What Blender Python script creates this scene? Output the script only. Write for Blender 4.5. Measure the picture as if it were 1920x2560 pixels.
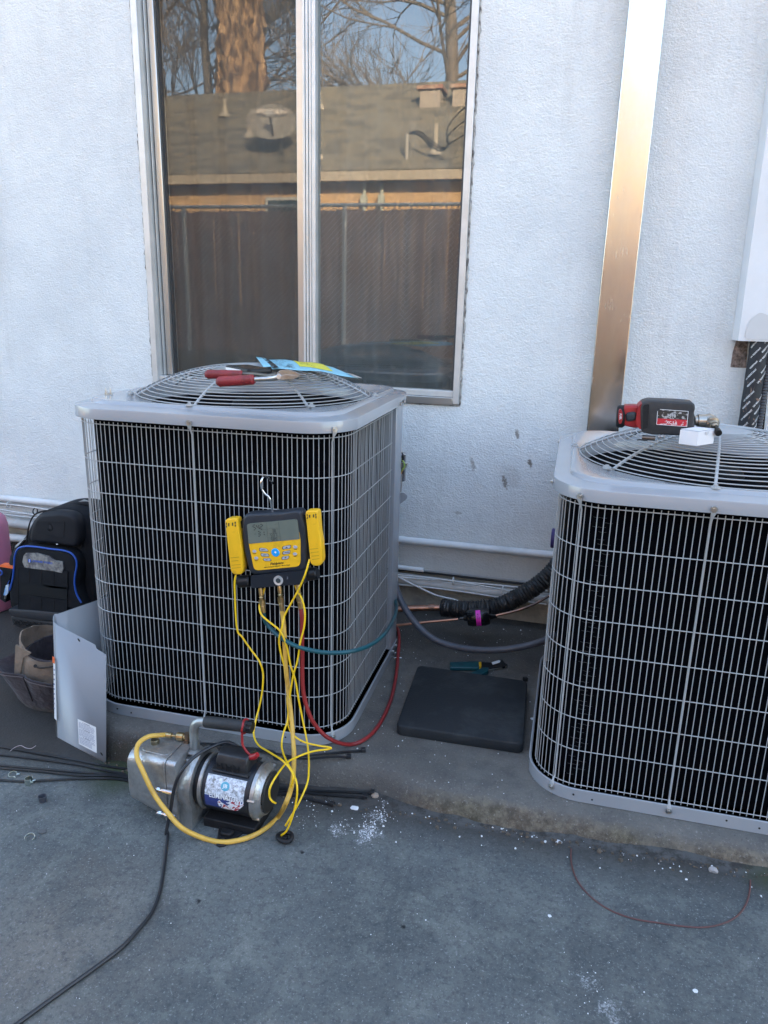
import bpy, bmesh, math, random
from mathutils import Vector, Matrix
random.seed(7)
S = bpy.context.scene
for o in list(bpy.data.objects): bpy.data.objects.remove(o)
COL = S.collection
rad = math.radians

# ------------------------------------------------------------ camera, sky, sun, exposure
FPX, PITCH, ROLL, YAW, CH = 1850.0, 0.2765, -0.0246, 0.2519, 1.4084
cy_, sy_ = math.cos(YAW), math.sin(YAW)
fwd = Vector((-sy_*math.cos(PITCH), cy_*math.cos(PITCH), -math.sin(PITCH)))
rgt = Vector((cy_, sy_, 0)); dwn = fwd.cross(rgt)
cr, sr = math.cos(ROLL), math.sin(ROLL)
R2 = cr*rgt + sr*dwn; D2 = -sr*rgt + cr*dwn
CAM = Vector((0, 0, CH))
cd = bpy.data.cameras.new('camera'); co = bpy.data.objects.new('camera', cd); COL.objects.link(co)
m3 = Matrix((R2, -D2, -fwd)).transposed()
co.matrix_world = Matrix.Translation(CAM) @ m3.to_4x4()
cd.sensor_fit = 'VERTICAL'; cd.sensor_height = 36; cd.sensor_width = 27
cd.lens = FPX/2560*36; cd.clip_start = 0.02; cd.clip_end = 500
S.camera = co
S.render.resolution_x = 768; S.render.resolution_y = 1024

SUN_EL, SUN_AZ = rad(24), rad(30)          # azimuth from +Y towards +X
w = bpy.data.worlds.new('World'); S.world = w; w.use_nodes = True
nt = w.node_tree; nt.nodes.clear()
sky = nt.nodes.new('ShaderNodeTexSky'); sky.sky_type = 'NISHITA'; sky.sun_disc = False
sky.sun_elevation = SUN_EL; sky.sun_rotation = SUN_AZ
sky.air_density = 1.0; sky.dust_density = 2.5; sky.ozone_density = 0.0
bg = nt.nodes.new('ShaderNodeBackground'); bg.inputs['Strength'].default_value = 0.15
ow = nt.nodes.new('ShaderNodeOutputWorld')
nt.links.new(sky.outputs[0], bg.inputs[0]); nt.links.new(bg.outputs[0], ow.inputs[0])
sd = bpy.data.lights.new('sun', 'SUN'); sd.energy = 4.0; sd.angle = rad(0.5); sd.color = (1, .80, .56)
so = bpy.data.objects.new('sun', sd); COL.objects.link(so)
sv = Vector((math.sin(SUN_AZ)*math.cos(SUN_EL), math.cos(SUN_AZ)*math.cos(SUN_EL), math.sin(SUN_EL)))
so.rotation_euler = sv.to_track_quat('Z', 'Y').to_euler(); so.location = (6, 10, 12)
S.view_settings.view_transform = 'Standard'; S.view_settings.look = 'None'
S.view_settings.exposure = 2.93; S.view_settings.gamma = 1.0; S.view_settings.use_curve_mapping = False
S.render.engine = 'CYCLES'

# ------------------------------------------------------------ helpers
def ray(px, py): return R2*((px-960)/FPX) + D2*((py-1280)/FPX) + fwd
def at(px, py, y): r = ray(px, py); return CAM + r*(y/r.y)           # on the upright plane at depth y
def pz(px, py, z): r = ray(px, py); return CAM + r*((z-CH)/r.z)      # on the level plane at height z
def gz(x): return 0.03*(max(-6, min(6, x))+1.3)                      # the yard rises gently to the right
def gr(px, py, h=0):
    n = Vector((-.03, 0, 1)); r = ray(px, py); t = (.039+h-n.dot(CAM))/n.dot(r); return CAM + r*t
def Z(x0, y0, s): return lambda X, Y: (x0+X/s, y0+Y/s)
def onp(px, py, P0, n): r = ray(px, py); return CAM + r*((Vector(P0)-CAM).dot(n)/r.dot(n))

def tag(o, label=None, cat=None, group=None, kind=None):
    if label: o['label'] = label
    if cat: o['category'] = cat
    if group: o['group'] = group
    if kind: o['kind'] = kind
    return o
def thing(name, label, cat, loc=(0, 0, 0), rz=0, group=None):
    o = bpy.data.objects.new(name, None); COL.objects.link(o); o.empty_display_size = .05
    o.location = loc; o.rotation_euler = (0, 0, rz)
    return tag(o, label, cat, group)
def mesh_of(name, V, F, mat=None, smooth=35):
    me = bpy.data.meshes.new(name); me.from_pydata([tuple(v) for v in V], [], F)
    bm = bmesh.new(); bm.from_mesh(me); bmesh.ops.recalc_face_normals(bm, faces=bm.faces); bm.to_mesh(me); bm.free()
    if smooth:
        me.polygons.foreach_set('use_smooth', [True]*len(me.polygons))
        me.set_sharp_from_angle(angle=rad(smooth))
    if mat: me.materials.append(mat)
    me.update(); return me
def inv(parent):
    if parent is None: return None
    m = Matrix.Identity(4); o = parent; chain = []
    while o: chain.append(o); o = o.parent
    for o in reversed(chain):
        m = m @ Matrix.Translation(o.location) @ o.rotation_euler.to_matrix().to_4x4()
    return m.inverted()
class MB:
    def __init__(s): s.V = []; s.F = []
    def add(s, V, F):
        k = len(s.V); s.V += [Vector(v) for v in V]; s.F += [tuple(i+k for i in f) for f in F]; return s
    def box(s, a, b, M=None):
        x0, y0, z0 = a; x1, y1, z1 = b
        V = [Vector(p) for p in ((x0,y0,z0),(x1,y0,z0),(x1,y1,z0),(x0,y1,z0),(x0,y0,z1),(x1,y0,z1),(x1,y1,z1),(x0,y1,z1))]
        if M: V = [M @ v for v in V]
        return s.add(V, [(0,3,2,1),(4,5,6,7),(0,1,5,4),(1,2,6,5),(2,3,7,6),(3,0,4,7)])
    def cyl(s, a, b, r0, r1=None, n=16, caps=True):
        return s.tube([a, b], [r0, r0 if r1 is None else r1], n, caps)
    def tube(s, P, r, n=8, caps=True, closed=False, flat=None):
        P = [Vector(p) for p in P]; m = len(P)
        if not hasattr(r, '__len__'): r = [r]*m
        T = []
        for i in range(m):
            a = P[(i-1) % m] if closed or i > 0 else P[i]; b = P[(i+1) % m] if closed or i < m-1 else P[i]
            t = (b-a); T.append(t.normalized() if t.length > 1e-9 else Vector((0, 0, 1)))
        up = Vector((0, 0, 1)) if abs(T[0].z) < .9 else Vector((1, 0, 0))
        if flat: up = Vector(flat)
        N = T[0].cross(up).normalized(); V = []
        for i in range(m):
            if flat: N = T[i].cross(up).normalized()
            else: N = (N - T[i]*N.dot(T[i])).normalized()
            B = T[i].cross(N)
            for k in range(n):
                a = 2*math.pi*(k+.5)/n
                V.append(P[i] + N*(math.cos(a)*r[i]) + B*(math.sin(a)*r[i]))
        F = []
        for i in range(m if closed else m-1):
            j = (i+1) % m
            for k in range(n): F.append((i*n+k, i*n+(k+1) % n, j*n+(k+1) % n, j*n+k))
        if caps and not closed: F += [tuple(range(n-1, -1, -1)), tuple((m-1)*n+k for k in range(n))]
        return s.add(V, F)
    def ribbon(s, P, wd, th, up=(0, 0, 1)):
        P = [Vector(p) for p in P]; m = len(P); V = []; u = Vector(up)
        for i in range(m):
            t = (P[min(i+1, m-1)]-P[max(i-1, 0)]).normalized(); n = t.cross(u).normalized(); b = n.cross(t).normalized()
            for a, c in ((-1, -1), (1, -1), (1, 1), (-1, 1)): V.append(P[i]+n*(a*wd/2)+b*(c*th/2))
        F = []
        for i in range(m-1):
            for k in range(4): F.append((i*4+k, i*4+(k+1) % 4, i*4+4+(k+1) % 4, i*4+4+k))
        F += [(3, 2, 1, 0), tuple((m-1)*4+k for k in range(4))]
        return s.add(V, F)
    def lathe(s, prof, n=24, M=None, a0=0, a1=2*math.pi):
        V = []; full = abs(a1-a0-2*math.pi) < 1e-6; m = n if full else n+1
        for (r, z) in prof:
            for k in range(m):
                a = a0+(a1-a0)*k/n; v = Vector((r*math.cos(a), r*math.sin(a), z)); V.append(M @ v if M else v)
        F = []
        for i in range(len(prof)-1):
            for k in range(n):
                l = (k+1) % m; F.append((i*m+k, i*m+l, (i+1)*m+l, (i+1)*m+k))
        if full:
            if prof[0][0] > 1e-6: F.append(tuple(range(m-1, -1, -1)))
            if prof[-1][0] > 1e-6: F.append(tuple((len(prof)-1)*m+k for k in range(m)))
        return s.add(V, F)
    def loft(s, rings, caps=True):
        n = len(rings[0]); V = [v for r in rings for v in r]; F = []
        for i in range(len(rings)-1):
            for k in range(n): F.append((i*n+k, i*n+(k+1) % n, (i+1)*n+(k+1) % n, (i+1)*n+k))
        if caps: F += [tuple(range(n-1, -1, -1)), tuple((len(rings)-1)*n+k for k in range(n))]
        return s.add(V, F)
    def prism(s, pts, vec):
        return s.loft([[Vector(p) for p in pts], [Vector(p)+Vector(vec) for p in pts]])
    def obj(s, name, mat, parent=None, bevel=0, seg=2, smooth=35, world=True, **k):
        V = s.V
        o = bpy.data.objects.new(name, None)
        if parent is not None and world:
            im = inv(parent); V = [im @ v for v in V]
        loc = Vector((0, 0, 0))
        if parent is None and V:
            lo = Vector([min(v[i] for v in V) for i in range(3)]); hi = Vector([max(v[i] for v in V) for i in range(3)])
            loc = Vector(((lo.x+hi.x)/2, (lo.y+hi.y)/2, lo.z)); V = [v-loc for v in V]
        me = mesh_of(name, V, s.F, mat, smooth)
        bpy.data.objects.remove(o); o = bpy.data.objects.new(name, me); COL.objects.link(o); o.location = loc
        if parent is not None: o.parent = parent
        if bevel:
            b = o.modifiers.new('bevel', 'BEVEL'); b.width = bevel; b.segments = seg; b.limit_method = 'ANGLE'; b.angle_limit = rad(40)
            b.harden_normals = False
        return tag(o, **k)
def spl(P, n=10, closed=False):
    P = [Vector(p) for p in P]; m = len(P); out = []
    for i in range(m if closed else m-1):
        g = lambda j: P[j % m] if closed else P[max(0, min(m-1, j))]
        a, b, c, d = g(i-1), g(i), g(i+1), g(i+2)
        for k in range(n):
            t = k/n
            out.append(.5*((2*b)+(c-a)*t+(2*a-5*b+4*c-d)*t*t+(3*b-a-3*c+d)*t**3))
    if not closed: out.append(P[-1])
    return out
def hose(name, P, r, mat, n=10, seg=10, parent=None, **k):
    return MB().tube(spl(P, seg), r, n).obj(name, mat, parent, smooth=60, **k)
def frame(M): return Matrix.Translation(M[0]) @ Matrix((M[1], M[2], M[3])).transposed().to_4x4()
def text(name, s, size, mp, mat, parent, ext=0.0, align='CENTER', bold=False, shear=0, spacing=1, sub=0, **k):
    c = bpy.data.curves.new(name, 'FONT'); c.body = s; c.size = size; c.align_x = align; c.align_y = 'CENTER'
    c.extrude = ext; c.shear = shear; c.offset = size*.02 if bold else 0; c.space_character = spacing; c.resolution_u = 2
    t = bpy.data.objects.new(name, c); COL.objects.link(t)
    me0 = bpy.data.meshes.new_from_object(t.evaluated_get(bpy.context.evaluated_depsgraph_get()))
    V = [mp(v.co.x, v.co.y) for v in me0.vertices]; F = [tuple(p.vertices) for p in me0.polygons]
    bpy.data.objects.remove(t); bpy.data.curves.remove(c)
    m = MB(); m.add(V, F); return m.obj(name, mat, parent, smooth=0, **k)
def bez_round(pts, r, n=4):
    """round the corners of a closed polygon of Vectors"""
    out = []; m = len(pts)
    for i in range(m):
        p = Vector(pts[i]); a = Vector(pts[i-1]); b = Vector(pts[(i+1) % m])
        ra = min(r, (a-p).length*.48); rb = min(r, (b-p).length*.48)
        A = p+(a-p).normalized()*ra; B = p+(b-p).normalized()*rb
        for k in range(n+1):
            t = k/n; out.append(A*(1-t)**2+p*2*t*(1-t)+B*t*t)
    return out
def plate(pix, y0, y1, zf=None, r=0.0, n=4, inset=0, soft=0):
    """outline given on the upright plane y0, pushed back to y1"""
    P = [at(*(zf(*q) if zf else q), y0) for q in pix]
    if r: P = bez_round(P, r, n)
    m = MB()
    if soft:
        c = sum(P, Vector())/len(P)
        def sh(d, y): return [Vector((p.x+(c.x-p.x)*d/max((p-c).length, 1e-6), y, p.z+(c.z-p.z)*d/max((p-c).length, 1e-6))) for p in P]
        dy = 1 if y1 > y0 else -1
        rings = []
        for k in range(5):
            a = k/4*math.pi/2; rings.append(sh(soft*(1-math.sin(a)), y0+dy*soft*(1-math.cos(a))))
        rings.append(sh(0, y1-dy*soft)); rings.append(sh(soft*.6, y1))
        m.loft(rings)
    else: m.prism(P, (0, y1-y0, 0))
    return m

# ------------------------------------------------------------ materials
MATS = {}
def M(name, c1, c2=None, ns=6, rough=.6, metal=0, bump=0, bs=40, detail=5, lo=.35, hi=.65, coat=0, spec=.5, rvar=0, sheen=0, dist=.01, sc=(1,1,1), emit=0):
    if name in MATS: return MATS[name]
    m = bpy.data.materials.new(name); m.use_nodes = True; t = m.node_tree; N = t.nodes; L = t.links
    b = N['Principled BSDF']; b.inputs['Roughness'].default_value = rough; b.inputs['Metallic'].default_value = metal
    b.inputs['Base Color'].default_value = (*c1, 1); b.inputs['Specular IOR Level'].default_value = spec
    b.inputs['Coat Weight'].default_value = coat; b.inputs['Coat Roughness'].default_value = .1
    if sheen: b.inputs['Sheen Weight'].default_value = sheen
    tc = N.new('ShaderNodeTexCoord'); mp = N.new('ShaderNodeMapping'); mp.inputs['Scale'].default_value = sc
    L.new(tc.outputs['Object'], mp.inputs[0])
    if c2:
        n = N.new('ShaderNodeTexNoise'); n.inputs['Scale'].default_value = ns; n.inputs['Detail'].default_value = detail
        n.inputs['Roughness'].default_value = .62
        L.new(mp.outputs[0], n.inputs['Vector'])
        r = N.new('ShaderNodeMapRange'); r.inputs[1].default_value = lo; r.inputs[2].default_value = hi; L.new(n.outputs[0], r.inputs[0])
        x = N.new('ShaderNodeMix'); x.data_type = 'RGBA'; x.inputs[6].default_value = (*c1, 1); x.inputs[7].default_value = (*c2, 1)
        L.new(r.outputs[0], x.inputs[0]); L.new(x.outputs[2], b.inputs['Base Color'])
        if rvar:
            q = N.new('ShaderNodeMapRange'); q.inputs[3].default_value = rough-rvar; q.inputs[4].default_value = rough+rvar
            L.new(r.outputs[0], q.inputs[0]); L.new(q.outputs[0], b.inputs['Roughness'])
    if bump:
        n2 = N.new('ShaderNodeTexNoise'); n2.inputs['Scale'].default_value = bs; n2.inputs['Detail'].default_value = 4
        L.new(mp.outputs[0], n2.inputs['Vector'])
        bp = N.new('ShaderNodeBump'); bp.inputs['Strength'].default_value = bump; bp.inputs['Distance'].default_value = dist
        L.new(n2.outputs[0], bp.inputs['Height']); L.new(bp.outputs[0], b.inputs['Normal'])
    MATS[name] = m; return m
class G:
    """small node-graph helper"""
    def __init__(s, name, rough=.7, spec=.4):
        s.m = bpy.data.materials.new(name); s.m.use_nodes = True; s.t = s.m.node_tree; s.N = s.t.nodes; s.L = s.t.links
        s.b = s.N['Principled BSDF']; s.b.inputs['Roughness'].default_value = rough; s.b.inputs['Specular IOR Level'].default_value = spec
        s.pos = s.N.new('ShaderNodeNewGeometry').outputs['Position']
    def val(s, v): n = s.N.new('ShaderNodeValue'); n.outputs[0].default_value = v; return n.outputs[0]
    def mapv(s, scale=(1,1,1), rot=(0,0,0), loc=(0,0,0)):
        n = s.N.new('ShaderNodeMapping'); n.inputs['Scale'].default_value = scale; n.inputs['Rotation'].default_value = rot; n.inputs['Location'].default_value = loc
        s.L.new(s.pos, n.inputs[0]); return n.outputs[0]
    def noise(s, scale, detail=5, rough=.6, vec=None, dist=0):
        n = s.N.new('ShaderNodeTexNoise'); n.inputs['Scale'].default_value = scale; n.inputs['Detail'].default_value = detail
        n.inputs['Roughness'].default_value = rough; n.inputs['Distortion'].default_value = dist
        s.L.new(vec if vec is not None else s.pos, n.inputs['Vector']); return n.outputs[0]
    def voro(s, scale, vec=None, feat='F1', out='Distance', rnd=1):
        n = s.N.new('ShaderNodeTexVoronoi'); n.feature = feat; n.inputs['Scale'].default_value = scale; n.inputs['Randomness'].default_value = rnd
        s.L.new(vec if vec is not None else s.pos, n.inputs['Vector']); return n.outputs[out]
    def rng(s, v, a, b, c=0, d=1):
        n = s.N.new('ShaderNodeMapRange'); 
        for i, q in enumerate((a, b, c, d)): n.inputs[i+1].default_value = q
        s.L.new(v, n.inputs[0]); return n.outputs[0]
    def math(s, op, a, b=None):
        n = s.N.new('ShaderNodeMath'); n.operation = op
        for i, q in enumerate((a, b)):
            if q is None: continue
            if isinstance(q, (int, float)): n.inputs[i].default_value = q
            else: s.L.new(q, n.inputs[i])
        return n.outputs[0]
    def mix(s, f, a, b):
        n = s.N.new('ShaderNodeMix'); n.data_type = 'RGBA'
        if isinstance(f, (int, float)): n.inputs[0].default_value = f
        else: s.L.new(f, n.inputs[0])
        for i, q in ((6, a), (7, b)):
            if isinstance(q, tuple): n.inputs[i].default_value = (*q, 1)
            else: s.L.new(q, n.inputs[i])
        return n.outputs[2]
    def xyz(s):
        n = s.N.new('ShaderNodeSeparateXYZ'); s.L.new(s.pos, n.inputs[0]); return n.outputs
    def near(s, x, y, r0, r1, wob=None, amt=.1, sx=1, sy=1):
        X = s.xyz(); dx = s.math('MULTIPLY', s.math('SUBTRACT', X[0], x), sx); dy = s.math('MULTIPLY', s.math('SUBTRACT', X[1], y), sy)
        d = s.math('SQRT', s.math('ADD', s.math('MULTIPLY', dx, dx), s.math('MULTIPLY', dy, dy)))
        if wob is not None: d = s.math('ADD', d, s.math('MULTIPLY', s.math('SUBTRACT', wob, .5), amt))
        return s.rng(d, r0, r1, 1, 0)
    def color(s, c): s.L.new(c, s.b.inputs['Base Color'])
    def bump(s, h, strength=.5, dist=.01):
        n = s.N.new('ShaderNodeBump'); n.inputs['Strength'].default_value = strength; n.inputs['Distance'].default_value = dist
        s.L.new(h, n.inputs['Height']); s.L.new(n.outputs[0], s.b.inputs['Normal'])

# white stucco with dirt scuffs
D = 2.991
g = G('white_stucco', .85, .25)
v1 = g.mapv((1, 1, 1.3)); n1 = g.noise(120, 3, .6, v1, .35); n2 = g.noise(52, 3, .5, v1, .3)
cl = g.noise(1.7, 6, .7)
c = g.mix(g.rng(cl, .38, .62), (.67, .70, .71), (.76, .79, .79)); c = g.mix(g.rng(g.noise(9, 5, .7), .5, .75, 0, .3), c, (.60, .63, .64))
X = g.xyz()
low = g.rng(g.math('ADD', X[2], g.math('MULTIPLY', g.noise(7, 4), .25)), .42, .68, 1, 0)
strk = g.rng(g.noise(3.2, 6, .75, g.mapv((2.2, 1, .35), (0, 0, 0), (4, 0, 2))), .52, .72, 0, .35); c = g.mix(strk, c, (.52, .53, .52))
c = g.mix(g.math('MULTIPLY', low, .40), c, (.54, .50, .44))
sm = None
def scuff(px, py, rx, rz, k):
    global c
    P = at(px, py, D); X = g.xyz()
    dx = g.math('DIVIDE', g.math('SUBTRACT', g.math('ADD', X[0], g.math('MULTIPLY', g.math('SUBTRACT', X[2], P.z), .25)), P.x), rx)
    dz = g.math('DIVIDE', g.math('SUBTRACT', X[2], P.z), rz)
    d = g.math('ADD', g.math('MULTIPLY', dx, dx), g.math('MULTIPLY', dz, dz))
    d = g.math('ADD', d, g.math('MULTIPLY', g.math('SUBTRACT', g.noise(110, 4, .7), .5), 4.2))
    c = g.mix(g.math('MULTIPLY', g.rng(d, .2, 1.0, 1, 0), k), c, (.16, .13, .10))
for q in ((1293, 1085, .010, .022, .75), (1325, 1158, .010, .022, .9), (1182, 1162, .010, .034, .55), (1262, 1205, .012, .032, .8), (1145, 1283, .016, .010, .45), (1275, 1190, .05, .06, .2)): scuff(*q)
g.color(c)
h = g.math('ADD', g.math('ADD', g.rng(n1, .38, .66), g.math('MULTIPLY', g.rng(n2, .35, .7), .8)), g.math('MULTIPLY', g.noise(6, 3), 2.5))
g.bump(h, .50, .0042)
STUCCO = g.m

# yard asphalt/concrete
g = G('yard_concrete', .78, .35)
big = g.noise(1.6, 5, .6); mid = g.noise(7, 6, .7); fine = g.noise(180, 3, .7); med = g.noise(38, 5, .7)
c = g.mix(g.rng(big, .38, .62), (.082, .091, .091), (.132, .142, .138))
c = g.mix(g.rng(mid, .46, .66), c, (.160, .170, .158))
c = g.mix(g.math('MULTIPLY', g.near(-1.02, 1.1, .05, .35, mid, .3), .5), c, (.20, .17, .14))
c = g.mix(g.rng(g.noise(3.3, 5, .7, g.mapv((1,1,1), (0,0,.5), (3,5,0))), .55, .72), c, (.078, .088, .088))
sp = g.noise(75, 5, .75, g.mapv((1, 1, 1), (0, 0, 0), (9, 2, 1)))
c = g.mix(g.rng(sp, .48, .66, 0, .6), c, (.042, .048, .052))
c = g.mix(g.rng(fine, .58, .74, 0, .8), c, (.30, .31, .31))
c = g.mix(g.rng(fine, .40, .25, 0, .7), c, (.035, .038, .045))
X = g.xyz()
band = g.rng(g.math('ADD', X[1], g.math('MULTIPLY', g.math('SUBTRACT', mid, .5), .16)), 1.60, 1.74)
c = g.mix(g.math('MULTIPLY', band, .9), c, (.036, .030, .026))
seam = g.rng(g.math('ADD', X[1], g.math('MULTIPLY', g.math('SUBTRACT', g.noise(9, 5, .7), .5), .07)), 1.705, 1.73)
rightside = g.rng(X[0], -.7, -.2)
c = g.mix(g.math('MULTIPLY', g.math('MULTIPLY', seam, rightside), g.rng(g.noise(24, 5, .75), .40, .55, 0, .8)), c, (.11, .11, .105))
wob = g.noise(28, 6, .8); grit = g.noise(210, 3, .8)
for (px, py, r, k) in ((922, 2078, .022, .8), (940, 2035, .016, .6), (850, 2070, .010, .5), (1460, 2455, .012, .4), (1520, 2525, .014, .4), (1250, 2010, .03, .5)):
    P = gr(px, py)
    mk = g.near(P.x, P.y, r*.1, r*1.5, wob, .22, 1, .8)
    c = g.mix(g.math('MULTIPLY', g.math('MULTIPLY', mk, g.rng(grit, .46, .56)), k), c, (.62, .64, .66))
for (px, py, r) in ((497, 2252, .011), (1008, 2317, .009), (755, 2130, .008)):
    P = gr(px, py); c = g.mix(g.near(P.x, P.y, r*.5, r, wob, .03), c, (.012, .013, .015))
c = g.mix(g.math('MULTIPLY', g.near(-1.25, 1.70, .03, .14, mid, .12), .8), c, (.035, .05, .018))
c = g.mix(g.math('MULTIPLY', g.near(.57, 1.72, .01, .07, mid, .06), .8), c, (.045, .055, .025))
g.color(c); g.bump(g.math('ADD', g.math('MULTIPLY', fine, .6), g.math('ADD', g.math('MULTIPLY', med, .8), mid)), .55, .006)
YARD = g.m

g = G('pad_concrete', .85, .3)
big = g.noise(2.5, 5); mid = g.noise(13, 6, .7); fine = g.noise(150, 3, .7)
c = g.mix(g.rng(big, .35, .65), (.115, .108, .098), (.175, .165, .148))
c = g.mix(g.rng(mid, .45, .7, 0, .6), c, (.075, .072, .070))
X = g.xyz()
edge = g.rng(g.math('ADD', X[1], g.math('MULTIPLY', g.math('SUBTRACT', mid, .5), .035)), 1.786, 1.762)
brown = g.mix(g.rng(g.noise(30, 5, .75), .4, .6), (.085, .070, .054), (.19, .16, .12))
leftdark = g.rng(X[0], -.75, -1.0)
brown = g.mix(leftdark, brown, (.062, .056, .048))
c = g.mix(edge, c, brown)
moss = g.math('MULTIPLY', g.rng(g.noise(4, 3), .5, .6), edge)
c = g.mix(g.math('MULTIPLY', moss, .15), c, (.06, .075, .025))
foot = g.rng(g.math('ADD', X[2], g.math('MULTIPLY', mid, .02)), .035, .06, 1, 0)
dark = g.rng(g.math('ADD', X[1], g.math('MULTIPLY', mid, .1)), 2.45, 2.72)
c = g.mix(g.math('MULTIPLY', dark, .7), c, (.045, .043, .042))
c = g.mix(g.rng(fine, .60, .75, 0, .7), c, (.34, .33, .31)); c = g.mix(g.rng(fine, .4, .26, 0, .7), c, (.04, .038, .036))
g.color(c); g.bump(g.math('ADD', fine, g.math('MULTIPLY', mid, 1.6)), .6, .006)
PAD = g.m

paint = M('grey_paint', (.295, .31, .33), (.325, .34, .36), ns=3, detail=2, rough=.22, coat=.5, spec=.5, bump=.05, bs=7, dist=.004)
wirep = M('wire_coating', (.37, .38, .385), rough=.42)
darkcoil = M('coil_fins', (.0010, .0014, .0028), (.0022, .0026, .004), ns=60, rough=.8, bump=.5, bs=260, sc=(.15, .15, 3), spec=.03)
tubem = M('coil_tube_end', (.07, .07, .07), rough=.5, metal=.3)
darkin = M('fan_interior', (.006, .008, .009), rough=.7, spec=.2)
motorp = M('fan_motor_black', (.007, .008, .009), rough=.6, spec=.15)
bladem = M('fan_blade_grey', (.035, .045, .05), rough=.6, spec=.3)
steel = M('zinc_steel', (.62, .62, .60), (.42, .41, .39), ns=25, rough=.32, metal=1)
chrome = M('polished_steel', (.75, .76, .78), rough=.12, metal=1)
castal = M('cast_aluminium', (.46, .46, .45), (.24, .23, .22), ns=16, rough=.40, metal=.75, bump=.2, bs=160, rvar=.08, lo=.42, hi=.7)
brass = M('brass', (.62, .46, .22), (.40, .29, .15), ns=40, rough=.3, metal=1)
copper = M('copper_pipe', (.62, .32, .22), (.16, .11, .09), ns=9, rough=.33, metal=1)
rubber = M('black_rubber', (.008, .008, .009), (.016, .016, .018), ns=20, rough=.6, bump=.2, bs=90, spec=.3)
blackp = M('black_plastic', (.007, .008, .010), rough=.42, spec=.35)
dkblue = M('gauge_shell', (.012, .016, .024), (.020, .025, .034), ns=12, rough=.5, bump=.1, bs=300)
yellowp = M('yellow_plastic', (.84, .47, .012), (.50, .28, .02), ns=30, rough=.42, lo=.55, hi=.8)
yellowc = M('yellow_cable', (.86, .55, .01), rough=.4)
yhose = M('yellow_hose', (.66, .40, .07), (.45, .26, .05), ns=30, rough=.5, lo=.5, hi=.75)
rhose = M('red_hose', (.30, .022, .022), (.22, .018, .02), ns=12, rough=.45)
bhose = M('teal_hose', (.006, .085, .105), (.005, .060, .078), ns=12, rough=.42)
redp = M('red_plastic', (.34, .014, .018), (.22, .010, .014), ns=20, rough=.42)
redgrip = M('red_rubber_grip', (.27, .018, .024), (.15, .018, .02), ns=30, rough=.5)
greyc = M('grey_conduit_pvc', (.085, .095, .12), (.065, .072, .09), ns=18, rough=.42)
whitep = M('white_painted_pipe', (.66, .67, .67), (.50, .50, .49), ns=6, rough=.5, lo=.45, hi=.75)
white = M('white_print', (.80, .81, .82), rough=.5)
blacki = M('black_print', (.012, .012, .012), rough=.6)
tealp = M('teal_grip', (.004, .085, .10), (.006, .055, .07), ns=30, rough=.4)
winw = M('aluminium_frame', (.66, .66, .65), (.56, .56, .54), ns=10, rough=.38, metal=.35)
wing = M('anodised_frame', (.52, .51, .49), rough=.30, metal=.8)
wind = M('window_track_dark', (.05, .055, .06), rough=.5)

# galvanised sheet with brushed grain
g = G('galvanised_sheet', .24); g.b.inputs['Metallic'].default_value = 1
st = g.noise(26, 5, .7, g.mapv((8, 1, .7))); sp = g.noise(34, 5, .75, g.mapv((1,1,.25))); bl = g.noise(7, 4, .7)
c = g.mix(g.rng(sp, .50, .66, 0, .25), (.50, .50, .49), (.40, .39, .375)); g.color(c)
g.L.new(g.rng(g.math('ADD', st, bl), .7, 1.3, .17, .28), g.b.inputs['Roughness']); g.bump(g.noise(2.2, 1), .12, .02)
GALV = g.m

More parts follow.
